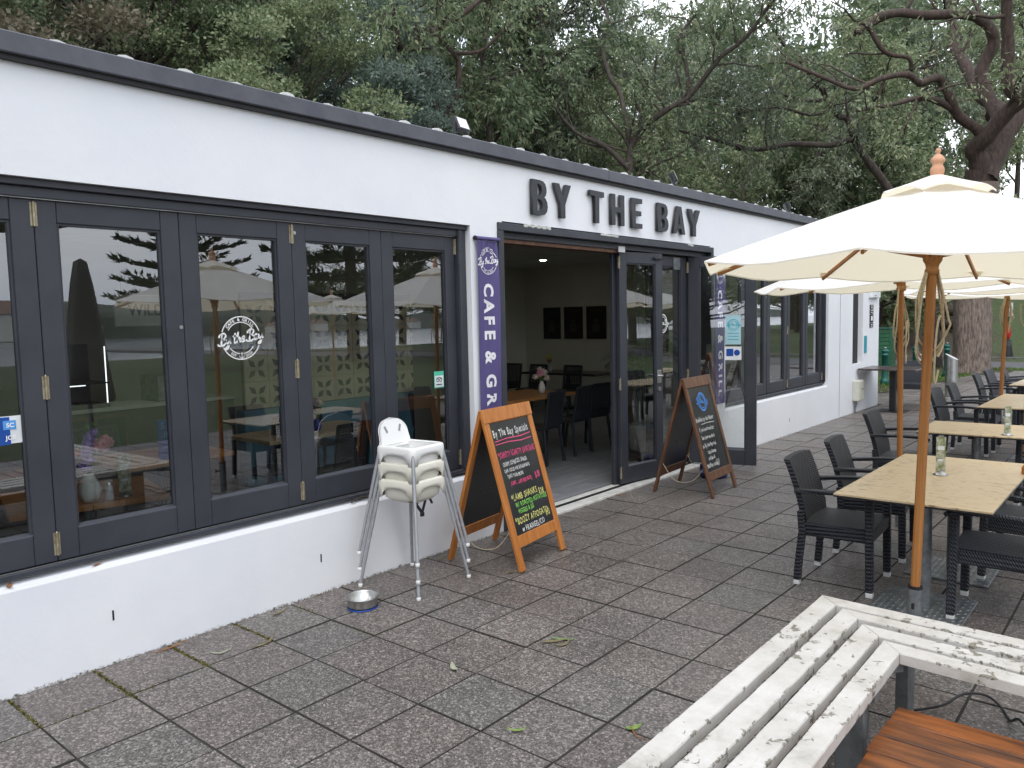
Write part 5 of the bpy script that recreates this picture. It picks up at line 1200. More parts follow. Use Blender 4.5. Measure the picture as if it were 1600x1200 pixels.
# ---- white L-shaped slatted bench, low brown slatted table
bench = thing('corner_bench', 'L-shaped slatted bench in white peeling paint at the front right', 'bench', (3.2, .9, 0)); bo_ = (-3.2, -.9, 0)
def slat(name, poly, mat, parent, z0, z1, off, label=None):
    # closed prism with many small cross cuts so that edges can be worn unevenly
    rg = random.Random(int(abs(poly[0][0]+poly[1][1])*1000)); m = MB(); a, b, c, d_ = [Vector((*p, 0)) for p in poly]; n = max(4, int((b-a).length/.05)); R_ = []
    for i in range(n+1):
        f = i/n; p = a.lerp(b, f); q = d_.lerp(c, f); s_ = (q-p).normalized(); k0, k1 = rg.uniform(0, .0025), rg.uniform(0, .0025); e = .0035
        if i in (0, n): k0 = k1 = 0
        p = p+s_*k0; q = q-s_*k1
        d1, d2 = .011, .011
        R_.append([(p.x, p.y, z0), (p.x, p.y, z1-.016), (p.x, p.y, z1-e-rg.uniform(0, .002)), (p.x+s_.x*e, p.y+s_.y*e, z1), (p.x+s_.x*d1, p.y+s_.y*d1, z1+.0004), (q.x-s_.x*d2, q.y-s_.y*d2, z1+.0004), (q.x-s_.x*e, q.y-s_.y*e, z1), (q.x, q.y, z1-e-rg.uniform(0, .002)), (q.x, q.y, z1-.016), (q.x, q.y, z0)])
    vs = [v for r in R_ for v in r]; K = 10; fs = [[i*K+k, i*K+(k+1) % K, (i+1)*K+(k+1) % K, (i+1)*K+k] for i in range(n) for k in range(K)]+[list(range(K))[::-1], [n*K+k for k in range(K)]]
    m.add(vs, fs); me = m.mesh(name); at_ = me.attributes.new('edge', 'FLOAT', 'POINT'); at_.data.foreach_set('value', [e_ for r in R_ for e_ in (.4, .1, 1, 1, 0, 0, 1, 1, .1, .4)]); return part(name, me, mat, parent, off, label=label)
for k, (y0, y1, x0, x1, e0, e1) in enumerate(((1.247, 1.152, 3.728, 3.633, 3.655, 3.562), (1.116, 1.024, 3.612, 3.526, 3.535, 3.445), (.992, .898, 3.477, 3.378, 3.41, 3.316), (.872, .786, 3.350, 3.254, 3.282, 3.190))):
    slat('slat', [(.55, y0-.02), (x0-.0015, y0), (x1-.0015, y1), (.55, y1-.02)], 'peeling_white_paint', bench, .407, .45+.001*(k % 2), bo_)
    slat('slat', [(e0-.03, -1.0), (x0, y0-.0015), (x1, y1-.0015), (e1-.03, -1.0)], 'peeling_white_paint', bench, .407, .4505, bo_)
for x in (1.1, 2.1, 2.98): m = MB(); m.box(x-.03, x+.03, .79, 1.22, .365, .4065, .003); part('bearer', m, 'galvanised', bench, bo_)
for y in (-.6, .25): m = MB(); m.box(3.17, 3.66, y-.03, y+.03, .365, .4065, .003); part('bearer', m, 'galvanised', bench, bo_)
m = MB(); m.bar((3.26, .80, .386), (3.70, 1.22, .386), .06, .04); part('bearer', m, 'galvanised', bench, bo_)
for x, y, w_, d_ in ((3.37, .99, .05, .11), (3.53, .83, .11, .05), (2.94, 1.13, .05, .10), (2.90, .86, .05, .10), (2.1, 1.1, .05, .1), (2.1, .86, .05, .1), (1.1, 1.1, .05, .1), (1.1, .86, .05, .1), (3.3, .25, .1, .05), (3.58, .25, .1, .05), (3.3, -.6, .1, .05), (3.58, -.6, .1, .05)):
    m = MB(); m.box(x-w_/2, x+w_/2, y-d_/2, y+d_/2, 0, .364, .003); part('leg', m, 'galvanised', bench, bo_)
low = thing('low_table', 'low brown slatted timber table inside the corner of the white bench', 'table', (2.5, .1, 0)); lo_ = (-2.5, -.1, 0)
for k in range(9):
    x1 = 3.115-.128*k; slat('slat', [(x1-.122, .752+.004*(k % 3)), (x1-.122, -.62), (x1, -.62), (x1, .752+.004*(k % 3))][::-1], 'deck_timber', low, .262, .30, lo_)
m = MB(); m.box(1.98, 3.10, .60, .68, .20, .261, .004); part('bearer', m, 'deck_timber', low, lo_); m = MB(); m.box(1.98, 3.10, -.55, -.47, .20, .261, .004); part('bearer', m, 'deck_timber', low, lo_)
for x, y in ((3.02, .64), (2.06, .64), (3.02, -.51), (2.06, -.51)):
    m = MB(); m.box(x-.045, x+.045, y-.045, y+.045, 0, .199, .004); part('leg', m, 'brown_timber', low, lo_)
m = MB(); m.tube(smooth_path([(3.70, .86, .006), (3.80, .74, .03), (3.93, .68, .05), (4.0, .60, .04), (3.99, .54, .008), (3.88, .49, .008), (3.80, .45, .06), (3.74, .40, .05), (3.70, .3, .008), (3.6, -.2, .008)], 6), .006, 6); o = part('cable', m, 'black_plastic'); tag(o, 'black cable looping over the pavers beside the brown low table', 'cable')

# ---- moss in the joints along the foot of the wall
rn = np.random.default_rng(12); mb_ = []; 
for x, y0_, y1_, k in ((1.206, 3.86, 4.28, 170), (1.607, 3.80, 4.28, 210), (2.008, 3.86, 4.28, 210), (2.409, 3.88, 4.27, 150), (2.81, 3.95, 4.2, 40), (4.8, 4.0, 4.2, 40)):
    mb_.append(np.stack([x+rn.normal(size=k)*.006, rn.uniform(y0_, y1_, k), np.full(k, -.004)], 1))
for x0_, x1_, y, k in ((.9, 5.2, 4.286, 130), (1.0, 2.1, 3.857, 50), (3.0, 9.0, 2.664, 40)):
    mb_.append(np.stack([rn.uniform(x0_, x1_, k), y+rn.normal(size=k)*.005, np.full(k, -.004)], 1))
mb_ = np.concatenate(mb_); k = len(mb_)
leaf_mat('moss_green', [(0, (.085, .08, .02)), (.6, (.155, .15, .04)), (1, (.22, .20, .075))])
o = link('moss', leaf_mesh('moss', mb_, np.stack([rn.normal(size=k), rn.normal(size=k), np.full(k, 1.2)], 1), rn.uniform(.008, .016, k), rn.uniform(.004, .008, k), rn, 'moss_green')); o['kind'] = 'stuff'

# ---- fallen leaves
def fallen(x, y, L, w_, a, mat, bend, label, curl=.012):
    m = MB(); pts = []
    for i in range(9):
        f = i/8; pts.append((L*(f-.5), bend*math.sin(PI*f)*L, .004+curl*(f-.5)**2*4))
    vs = []
    for i, p in enumerate(pts):
        f = i/8; ww = w_*math.sin(PI*min(1, f*.92+.04))**.8; vs += [(p[0], p[1]+ww/2, p[2]+.003), (p[0], p[1], p[2]), (p[0], p[1]-ww/2, p[2]+.003)]
    m.add(vs, [[3*i+k, 3*i+3+k, 3*i+4+k, 3*i+1+k] for i in range(8) for k in (0, 1)], None, True); m.tube([(-L*.5, 0, .006+curl), (-L*.58, .01*L, .006)], .0012, 4)
    o = part('fallen_leaf', m, mat, None, (x, y, 0), (0, 0, a)); tag(o, label, 'leaf', 'fallen leaves on the paving')
fallen(2.669, 4.19, .11, .022, R(10), 'dead_leaf', .12, 'curved dull leaf lying close to the wall left of the dog bowl')
fallen(2.144, 3.963, .13, .02, R(-20), 'pale_leaf', -.2, 'pale grey sickle leaf on the pavers near the wall'); fallen(2.345, 3.875, .19, .022, R(8), 'dead_leaf', -.1, 'long yellowish leaf on a paver joint near the wall')
fallen(1.99, 4.225, .2, .018, R(4), 'brown_litter', .06, 'long brown leaf pressed against the foot of the wall'); 
fallen(3.346, 2.573, .15, .03, R(-40), 'dead_leaf', .1, 'dark olive leaf of the clump in the middle of the paving'); fallen(3.40, 2.55, .14, .022, R(-62), 'stem_green', .1, 'narrow leaf beside the clump in the middle of the paving'); fallen(3.36, 2.53, .12, .02, R(-15), 'dead_leaf', -.2, 'small twisted leaf under the clump in the middle of the paving')
fallen(2.781, 2.788, .10, .03, R(60), 'pale_leaf', .05, 'pale green leaf on the pavers left of the clump'); fallen(2.497, 2.13, .09, .02, R(-50), 'green_leaf', .12, 'dark green leaf in the bottom middle of the paving', .02)
fallen(2.829, 1.745, .08, .034, R(-30), 'green_leaf', .05, 'yellow green leaf by the outer edge of the white bench'); fallen(2.80, 1.70, .15, .006, R(62), 'brown_litter', .1, 'thin brown stalk by the outer edge of the white bench')
fallen(3.62, 1.06, .07, .02, R(30), 'brown_litter', .15, 'curled brown leaf under the corner of the white bench'); fallen(4.118, 3.52, .11, .018, R(-25), 'dead_leaf', .2, 'curved leaf in front of the pine chalkboard'); fallen(4.054, 4.16, .13, .022, R(15), 'dead_leaf', .06, 'dull leaf behind the highchair legs at the wall')
fallen(6.62, 4.2, .14, .02, R(-20), 'brown_litter', .05, 'tan leaf on the doorway threshold'); fallen(1.40, 4.36, .06, .02, R(20), 'brown_litter', .2, 'small orange leaf on the dark window sill'); bpy.data.objects[-1] if False else None
o = [o for o in bpy.data.objects if o.get('label', '').startswith('small orange leaf')][0]; o.location = (1.68, 4.335, .535)
fallen(1.25, 4.34, .06, .025, R(70), 'brown_litter', .1, 'second small orange leaf on the dark window sill'); o = [o for o in bpy.data.objects if o.get('label', '').startswith('second small orange')][0]; o.location = (1.27, 4.335, .535)
m = MB(); m.tube(smooth_path([(0, 0, 0), (.08, .01, .02), (.16, 0, .012), (.26, .02, .02)], 4), .006, 6); m.tube([(.08, .01, .02), (.06, -.01, .05)], .004, 5); o = part('twig', m, 'bark_dark', None, (3.36, 4.33, .55)); tag(o, 'short dark twig on the window sill behind the highchairs', 'twig')
# ================================================================ PARK FURNITURE BEYOND THE TERRACE
def bollard_proto(label, loc):
    t = thing('bollard', label, 'bollard', loc, 0, 'dark green bollards along the grass')
    m = MB(); m.lathe([(.001, 0), (.105, 0), (.105, .10), (.085, .13), (.075, .15), (.068, .2), (.066, .70), (.08, .705), (.08, .735), (.066, .74), (.07, .79), (.088, .80), (.088, .83), (.06, .845), (.035, .86), (.001, .862)], 20); part('post', m, 'green_cast_iron', t)
    m = MB(); m.sphere((0, 0, .885), .035, 12, 8, (1, 1, .8)); part('cap', m, 'galvanised', t); return t
b1 = bollard_proto('dark green bollard nearest the white wall corner', (20.3, 5.36, -.01)); dup(b1, 'dark green bollard in the middle of the three, behind the umbrella ropes', (21.96, 5.07, -.01), 0); dup(b1, 'dark green bollard nearest the big tree trunk', (23.31, 4.62, -.01), 0)
t = thing('steel_bollard', 'stainless steel tube bollard with a slanted top on the paving', 'bollard', (17.70, 3.42, 0)); m = MB(); n = 24; r = .115
vs = [(r*math.cos(2*PI*k/n), r*math.sin(2*PI*k/n), z) for z in (0, 1) for k in range(n)]; vs = [(x, y, 0 if z == 0 else .83+y*.55) for x, y, z in vs]
m.add(vs, [[k, (k+1) % n, n+(k+1) % n, n+k] for k in range(n)], None, True); m.add(vs[n:], [list(range(n))]); part('tube', m, 'steel', t); m = MB(); m.lathe([(.001, 0), (.16, 0), (.16, .012), (.116, .014)], 24); part('base_plate', m, 'steel', t)
t = thing('timber_post', 'short pale timber post between the green bollards', 'post', (24.3, 5.55, -.02)); m = MB(); m.box(-.08, .08, -.08, .08, 0, .56, .02); part('post', m, 'beige_box', t); m = MB(); m.box(-.06, .06, -.06, .06, .56, .585, .01); part('cap', m, 'kerb_concrete', t)
t = thing('bin_enclosure', 'dark green slatted timber enclosure behind the bollards', 'enclosure', (26.0, 7.15, -.05), R(8)); bm = MB(); bm.box(-.5, .5, -.012, .012, 0, .105, .004); bm = bm.mesh('board'); bm.materials.append(MATS['green_board'])
for k in range(10):
    part('board', bm, 'green_board', t, (0, -.5, .06+.118*k)); part('board', bm, 'green_board', t, (-.5, 0, .06+.118*k), (0, 0, PI/2))
for x, y in ((-.48, -.48), (.48, -.48), (-.48, .48)):
    m = MB(); m.box(x-.04, x+.04, y-.04, y+.04, 0, 1.26, .005); part('post', m, 'green_board', t)
m = MB(); m.box(-.47, .47, -.47, .47, .0, 1.15); m.box(-.53, .53, -.53, .53, 1.262, 1.29, .006); part('lid', m, 'green_cast_iron', t)
t = thing('parking_sign', 'white parking sign on a dark post right of the big trunk', 'sign', (31.8, 4.42, hill(31.8, 4.4))); 
m = MB(); m.tube([(0, 0, 0), (0, 0, 1.95)], .035, 10); part('post', m, 'green_cast_iron', t); m = MB(); m.box(-.012, .012, -.11, .11, 1.48, 1.94, .004); p_ = part('panel', m, 'sticker_white', t, (-.05, 0, 0)); m = MB(); add_text(m, 'P', .18, Matrix.Translation((-.014, .0, 1.72)) @ Matrix.Rotation(-PI/2, 4, 'Z') @ Matrix.Rotation(PI/2, 4, 'X'), .004); m.box(-.0145, -.0135, -.08, .08, 1.54, 1.57); m.box(-.0145, -.0135, -.08, .06, 1.60, 1.63); part('print', m, 'trim_black', p_)
t = thing('life_buoy', 'red oval cover hung on the dark sign post', 'cover', (31.68, 4.42, .62)); m = MB(); m.sphere((0, 0, .3), .24, 14, 10, (.25, .36, 1)); part('cover', m, 'red_paint', t); m = MB(); m.tube([(0, 0, .53), (.1, 0, .6)], .02, 8); part('strap', m, 'trim_black', t)
t = thing('litter_sack', 'dark tapering sack at the foot of the sign post', 'sack', (31.55, 4.40, -.03)); m = MB(); m.lathe([(.001, 0), (.17, 0), (.175, .06), (.13, .45), (.09, .70), (.001, .71)], 18); part('sack', m, 'dark_canvas', t); m = MB(); m.lathe([(.092, .66), (.10, .68), (.09, .70)], 18); part('rim', m, 'trim_black', t)
for k, (x, y, L, a, lb) in enumerate(((38, 8.2, 5.0, 1.2, 'dark fallen log on the litter slope behind the trunk, upper one'), (36, 7.0, 3.4, 1.0, 'dark fallen log on the litter slope behind the trunk, lower one'))):
    t = thing('fallen_log', lb, 'log', (x, y, hill(x, y)+.12), a); m = MB(); m.tube(smooth_path([(-L/2, 0, 0), (0, .1, .08), (L/2, -.1, .05)], 4), [.22, .22, .21, .2, .2, .19, .18, .17, .16], 10); part('trunk', m, 'bark_dark', t); m = MB(); m.tube([(.3, 0, .1), (.6, .5, .5)], [.08, .04], 7); part('limb', m, 'bark_dark', t)

# ================================================================ TREES
def tree_parts(seed, limbs, leaf, nleaf=16, nb=1.6, blen=1.7, tl=.75, droop=.55, size=(.15, .026), spread=.22, bark='bark_dark', nsub=4, ntw=5, tip_only=.15):
    """limbs: (points, r0, r1, grows). Returns trunk mesh and crown mesh."""
    rg = np.random.default_rng(seed); tb = MB(); bases = []; dirs = []
    def rv(): 
        v = rg.normal(size=3); return v/np.linalg.norm(v)
    def wander(p, d, L, n, curl, up):
        pts = [p]; d = d/np.linalg.norm(d)
        for i in range(n):
            d = d+rv()*curl+np.array((0, 0, up)); d /= np.linalg.norm(d); p = p+d*L/n; pts.append(p)
        return pts
    def twigs(b, r, n, L):
        m_ = len(b)
        for _ in range(n):
            k = rg.uniform(.25, 1)*(m_-1); i = min(int(k), m_-2); p = b[i]+(b[i+1]-b[i])*(k-i); d = (b[i+1]-b[i]); d = d/np.linalg.norm(d)
            dd = d*.5+rv()*.85+np.array((0, 0, .12)); tw = wander(p, dd, L*rg.uniform(.6, 1.2), 3, .3, -.10)
            tb.tube(tw, [r, r*.8, r*.6, r*.3], 3, False)
            c = nleaf; t_ = rg.random(c)**.7*3*.999; ii = t_.astype(int); tw = np.array(tw); q = tw[ii]+(tw[ii+1]-tw[ii])*(t_-ii)[:, None]
            q = q+rg.normal(size=(c, 3))*spread*.45; td = (tw[3]-tw[0])/L
            bases.append(q); dirs.append(td*.5+rg.normal(size=(c, 3))*.55+np.array((0, 0, -droop)))
    for pts, r0, r1, grows in limbs:
        sp = smooth_path(pts, 3); n = len(sp); arr = [np.array(p) for p in sp]
        rad = [r0+(r1-r0)*i/(n-1) for i in range(n)]
        rad = [x*(1+.07*math.sin(i*2.1+seed)) for i, x in enumerate(rad)]
        tb.tube(arr, rad, 10 if r0 > .12 else 7)
        if not grows: continue
        Ls = sum(np.linalg.norm(arr[i+1]-arr[i]) for i in range(n-1)); cnt = max(2, int(nb*Ls*grows))
        for j in range(cnt):
            k = rg.uniform(tip_only, 1.0)*(n-1); i = min(int(k), n-2); p = arr[i]+(arr[i+1]-arr[i])*(k-i); d = arr[i+1]-arr[i]; d = d/np.linalg.norm(d)
            dd = d*.55+rv()*.9+np.array((0, 0, .25)); L = blen*rg.uniform(.55, 1.25); b = wander(p, dd, L, nsub, .33, .05); rb = min(rad[i]*.5, .055)
            tb.tube(b, [rb*(1-.75*q/nsub) for q in range(nsub+1)], 5, False)
            twigs(b, rb*.28, ntw, tl)
        twigs(arr[-4:], r1*.4, ntw, tl)
    B_ = np.concatenate(bases); D_ = np.concatenate(dirs); n = len(B_)
    cr = leaf_mesh('crown', B_, D_, size[0]*rg.uniform(.65, 1.35, n), size[1]*rg.uniform(.7, 1.3, n), rg, leaf)
    tr = tb.mesh('trunk'); tr.materials.append(MATS[bark]); return tr, cr
def plant(name, label, meshes, loc, rz=0, group=None, scale=1.0):
    t = thing(name, label, 'tree', loc, rz, group); t.scale = (scale,)*3
    o = link('trunk', meshes[0], t); o = link('crown', meshes[1], t); return t
def rel(pts, o): return [(p[0]-o[0], p[1]-o[1], p[2]-o[2]) for p in pts]

# the big pale-trunked tree by the road, its limbs measured one by one
o = (25.2, 4.38, -.05)
BT = [([[25.2, 4.38, -.05], [25.2, 4.39, 1.1], [25.2, 4.41, 2.35], [25.2, 4.41, 4.46], [25.2, 4.28, 5.53]], .36, .36, 0),
 ([[25.2, 4.25, 5.2], [25.0, 4.29, 5.81], [24.8, 4.38, 6.1], [24.6, 4.06, 6.34], [24.4, 3.63, 6.8], [24.2, 3.23, 7.07], [24.0, 2.84, 7.5], [23.6, 2.3, 8.4], [23.5, 1.5, 9.3]], .27, .13, .8),
 ([[25.2, 4.22, 5.3], [25.8, 3.92, 6.44], [26.2, 3.71, 6.97], [26.6, 3.5, 7.67], [27.0, 3.13, 8.72], [27.6, 2.7, 10.2]], .36, .17, .8),
 ([[24.45, 3.75, 6.7], [25.0, 4.16, 7.57], [25.2, 4.32, 8.25], [25.2, 4.07, 8.82], [25.0, 4.08, 9.17], [24.8, 4.28, 9.45], [24.4, 4.65, 9.59], [23.8, 5.41, 9.59], [23.4, 5.85, 9.66], [23.0, 6.12, 9.59], [22.6, 6.39, 9.44], [22.4, 6.49, 9.18], [22.2, 6.73, 9.04]], .18, .08, .6),
 ([[22.4, 6.44, 9.18], [22.6, 6.19, 8.64], [22.8, 5.97, 8.46], [23.0, 5.6, 8.34], [23.2, 5.61, 8.06]], .07, .05, .5),
 ([[24.9, 4.0, 6.9], [25.4, 3.9, 7.2], [26.0, 4.47, 7.74], [26.6, 4.95, 8.79], [27.0, 5.32, 9.45], [27.3, 5.48, 10.19], [27.6, 5.64, 11.12], [28.0, 5.84, 12.42]], .18, .13, .8),
 ([[24.9, 4.25, 6.1], [24.6, 4.2, 6.45], [24.0, 4.62, 6.87], [23.6, 4.73, 7.24], [23.3, 4.9, 7.69], [23.0, 5.02, 7.71], [22.7, 5.27, 7.57], [22.3, 5.47, 7.75], [21.8, 5.99, 7.64], [21.3, 6.44, 7.38], [20.8, 6.98, 7.64], [20.2, 7.8, 8.1]], .15, .04, .8),
 ([[23.9, 4.67, 6.98], [23.2, 5.0, 7.19], [22.6, 5.3, 7.18], [22.0, 5.67, 7.0], [21.2, 6.37, 6.81]], .095, .04, .7),
 ([[24.2, 3.25, 7.04], [24.0, 3.52, 7.49], [23.8, 3.51, 8.35], [23.6, 3.52, 8.87], [23.4, 3.51, 9.36], [23.0, 3.49, 10.14], [22.6, 3.8, 11.5]], .17, .10, .9)]
tr, cr = tree_parts(21, [(rel(p, o), a, b, g_) for p, a, b, g_ in BT], 'gum_leaf', 26, 1.1, 1.9, .8, .6, bark='bark_red', tip_only=.4)
bt = plant('twisted_gum_tree', 'big tree with a thick flaky trunk and twisting dark limbs beside the road', (tr, cr), o)
m = MB(); pts = smooth_path([(0, 0, -.02), (0, .0, .25), (0, 0, .8), (0, .02, 1.9), (0, .03, 3.0), (0, .03, 4.2), (-.01, -.08, 5.25)], 5); nn = 30
rg = random.Random(3)
for i, p in enumerate(pts):
    f = i/(len(pts)-1); r = .47+.10*math.exp(-f*16)-.02*f
    for k in range(nn):
        a = 2*PI*k/nn; rr = r*(1+.045*math.sin(5*a+f*3)+.03*math.sin(11*a-f*7)+rg.uniform(-.016, .016)); m.v.append((p[0]+rr*math.cos(a), p[1]+rr*math.sin(a), p[2]))
m.f = [[i*nn+k, i*nn+(k+1) % nn, (i+1)*nn+(k+1) % nn, (i+1)*nn+k] for i in range(len(pts)-1) for k in range(nn)]; m.sm = [True]*len(m.f)
part('bark', m, 'bark_paper', bt)
# leaning tree left of it
o = (26.6, 5.5, -.05)
F_ = [([[26.6, 5.5, -.05], [26.5, 5.77, 2.04], [26.3, 6.42, 4.38], [26.0, 6.93, 5.6], [25.6, 7.36, 6.32], [25.2, 7.64, 6.98], [25.0, 7.77, 7.52], [24.8, 8.02, 7.66], [24.4, 8.41, 8.51], [24.0, 8.82, 9.14], [23.6, 9.17, 9.66], [23, 9.6, 10.6]], .15, .04, .8),
 ([[25.2, 7.68, 6.95], [24.5, 8.14, 6.73], [23.6, 8.96, 6.76], [22.8, 9.62, 6.58], [22.0, 10.23, 6.75], [21.4, 10.76, 6.94], [20.6, 11.0, 7.0]], .10, .03, 1.1),
 ([[24.6, 8.2, 8.1], [23.9, 8.6, 8.0], [23.0, 9.3, 8.2], [22.3, 10.0, 8.0], [21.5, 10.4, 8.2]], .06, .025, 1.2), ([[24.7, 8.1, 7.8], [23.6, 8.4, 7.5], [22.4, 8.9, 7.6], [21.2, 9.6, 7.3]], .06, .025, 1.0)]
tr, cr = tree_parts(22, [(rel(p, o), a, b, g_) for p, a, b, g_ in F_], 'gum_leaf_grey', 26, 1.8, 1.5, .7, .75, bark='bark_dark', tip_only=.4)
plant('leaning_gum_tree', 'thin leaning gum tree whose bare branch reaches left over the cafe roof end', (tr, cr), o)
o = (14.05, 14.2, hill(14, 14.2)-.1)
G_ = [([[14.05, 14.2, 0], [14.07, 14.21, 4.5], [14.08, 14.2, 5.6], [14.09, 14.19, 6.53], [14.09, 14.2, 7.46], [14.0, 14.28, 7.76], [13.52, 14.47, 8.08], [13.1, 14.44, 8.47], [12.81, 14.3, 9.26], [12.66, 14.17, 10.03], [12.5, 14.2, 12]], .13, .06, .5),
 ([[14.09, 14.19, 7.5], [13.97, 14.72, 8.35], [14.06, 14.91, 8.82], [14.23, 14.9, 9.35], [14.1, 15.2, 10.5]], .09, .04, .9), ([[13.96, 14.6, 8.25], [14.25, 14.6, 8.79], [14.59, 14.4, 9.17], [15.0, 14.12, 9.44], [15.33, 13.76, 9.82], [15.9, 13.6, 10.4]], .09, .04, .9),
 ([[14.08, 14.2, 6.4], [14.11, 14.0, 6.76], [14.15, 13.56, 7.19], [14.07, 13.35, 7.88], [13.9, 13.39, 8.12], [13.61, 13.55, 8.52], [13.63, 13.24, 8.92]], .09, .04, .6), ([[13.91, 13.38, 8.1], [14.12, 12.71, 8.04], [14.27, 12.24, 8.33], [14.3, 11.73, 8.57]], .05, .02, 1.0),
 ([[14.08, 14.2, 7.6], [13.2, 13.9, 7.6], [12.4, 13.6, 7.4], [11.8, 13.5, 7.6]], .05, .02, .9)]
tr, cr = tree_parts(23, [(rel(p, o), a, b, g_) for p, a, b, g_ in G_], 'gum_leaf', 24, 1.5, 1.5, .7, .7, bark='bark_red', tip_only=.3)
plant('red_gum_tree', 'gum tree with a bare reddish forked trunk behind the roof above the window end', (tr, cr), o)
o = (19.58, 12.1, hill(19.6, 12)-.05)
H_ = [([[19.58, 12.1, 0], [19.58, 12.08, 4.76], [19.6, 12.03, 5.89], [19.62, 12.0, 6.58], [19.71, 11.46, 7.14], [19.86, 10.79, 7.51], [19.97, 10.36, 7.69], [19.87, 9.44, 8.48], [19.87, 8.96, 8.69], [19.78, 8.42, 9.03], [19.6, 7.8, 9.6]], .115, .04, .9),
 ([[19.62, 12.0, 6.3], [19.69, 12.08, 6.6], [20.16, 12.66, 8.23], [20.16, 13.02, 8.79], [20.37, 13.44, 9.85], [20.65, 13.37, 10.67], [20.78, 13.9, 11.59]], .085, .045, .9), ([[19.97, 10.36, 7.69], [20.02, 10.48, 8.59], [20.1, 10.75, 9.35], [20.52, 10.39, 10.05]], .07, .03, 1.0),
 ([[19.6, 12.0, 5.9], [19.2, 12.6, 6.6], [18.6, 13.2, 7.0], [18.0, 13.6, 7.8]], .09, .03, 1.1), ([[19.6, 12.0, 5.6], [19.3, 11.0, 5.9], [19.2, 10.2, 6.0]], .05, .02, 1.2)]
tr, cr = tree_parts(24, [(rel(p, o), a, b, g_) for p, a, b, g_ in H_], 'gum_leaf', 28, 1.5, 1.6, .75, .7, bark='bark_dark', tip_only=.25)
plant('drooping_gum_tree', 'gum tree with red-brown trunk and drooping foliage above the raised sign letters', (tr, cr), o)

# generic wood: five tree forms, copied over the hill
def gum_form(seed, H, leaf, bark, spread=3.0, nl=28, size=(.20, .038), **k):
    rg = random.Random(seed); lean = Vector((rg.uniform(-.5, .5), rg.uniform(-.5, .5), 0)); limbs = []
    tp = [(lean.x*f*f*2+rg.uniform(-.15, .15)*f, lean.y*f*f*2+rg.uniform(-.15, .15)*f, H*.8*f) for f in (0, .2, .4, .6, .8, 1)]; limbs.append((tp, .14*H/12, .05, .5))
    for j in range(9):
        f = rg.uniform(.22, .98); a = j*2.4+rg.uniform(-.4, .4); i = min(int(f*5), 4); t_ = f*5-i; p = Vector(tp[i]).lerp(Vector(tp[i+1]), t_); L = spread*rg.uniform(.6, 1.15)
        q = [p]; d_ = Vector((math.cos(a), math.sin(a), rg.uniform(.25, .9))).normalized()
        for s_ in range(5): d_ = (d_+Vector((rg.uniform(-.4, .4), rg.uniform(-.4, .4), rg.uniform(-.25, .32)))).normalized(); q.append(q[-1]+d_*L/5)
        limbs.append(([tuple(v) for v in q], .05*H/12, .02, 1.0))
    return tree_parts(seed, limbs, leaf, nl, 2.1, 1.6, .8, size=size, ntw=6, bark=bark, **k)
def blob_form(seed, H, Rr, leaf, bark, n=46, flat=.75, per=620, size=(.12, .035)):
    rg = np.random.default_rng(seed); tb = MB(); bases = []; dirs = []
    tb.tube([(0, 0, 0), (.1, .05, H*.3), (.05, -.1, H*.7)], [.2, .16, .07], 8)
    for k in range(n):
        a = rg.uniform(0, 2*PI); f = rg.uniform(.12, 1); rad = Rr*(1-.75*abs(f-.4)**1.2)*rg.uniform(.35, 1); c = np.array((rad*math.cos(a), rad*math.sin(a), H*(.12+.85*f)))
        p0 = np.array((.08, 0, c[2]*.72)); tb.tube([p0, (p0+c)/2+np.array((0, 0, -.15)), c], [.05, .03, .012], 5, False)
        r = rg.uniform(.55, 1.05)
        ncl = 26; cd_ = rg.normal(size=(ncl, 3)); cd_ /= np.linalg.norm(cd_, axis=1, keepdims=True); cd_[:, 2] = np.abs(cd_[:, 2])*1.1-.35; cc = c+cd_*r*np.array((1, 1, flat))*rg.uniform(.6, 1, (ncl, 1)); m_ = per//ncl
        for q, dd in zip(cc, cd_):
            bases.append(q+rg.normal(size=(m_, 3))*np.array((.13, .13, .07))); dirs.append(dd*.7+rg.normal(size=(m_, 3))*.7+np.array((0, 0, .1)))
    B_ = np.concatenate(bases); D_ = np.concatenate(dirs); m_ = len(B_)
    cr = leaf_mesh('crown', B_, D_, size[0]*rg.uniform(.6, 1.4, m_), size[1]*rg.uniform(.6, 1.3, m_), rg, leaf); tr = tb.mesh('trunk'); tr.materials.append(MATS[bark]); return tr, cr
FA = gum_form(31, 13, 'gum_leaf', 'bark_dark', 3.4); FB = gum_form(32, 15, 'gum_leaf_grey', 'bark_dark', 3.2, droop=.8); FC = gum_form(33, 12, 'gum_leaf', 'bark_pale', 3.8, size=(.18, .04))
W1 = blob_form(41, 8.5, 3.6, 'wattle_leaf', 'bark_dark', 56, .75, 1250, (.085, .024)); W2 = blob_form(42, 10.5, 3.3, 'oak_leaf', 'bark_dark', 64, .6, 900, (.10, .022)); W3 = blob_form(43, 8, 3.2, 'brown_leaf', 'bark_dark', 62, .7, 1000, (.085, .026))
def at(px_dir, dist):   # bearing (x per y) and distance -> place on the hill
    n_ = math.hypot(px_dir, 1); return px_dir*dist/n_, dist/n_
T_ = []
def tree(form, label, x, y, rz, sc, group=None, name='gum_tree'):
    T_.append(plant(name, label, form, (x, y, hill(x, y)-.1), rz, group, sc))
tree(W3, 'brownish dense bushy tree above the roof at the left edge of the picture', 3.9, 15.6, .3, 1.12, None, 'bushy_tree')
tree(W1, 'green dense domed wattle rising above the roof left of centre', 7.4, 16.0, 1.0, 1.12, None, 'wattle_tree'); tree(W1, 'second green domed wattle crown leaning over the roof beside the blue-green tree', 9.7, 15.3, 2.6, .98, None, 'wattle_tree')
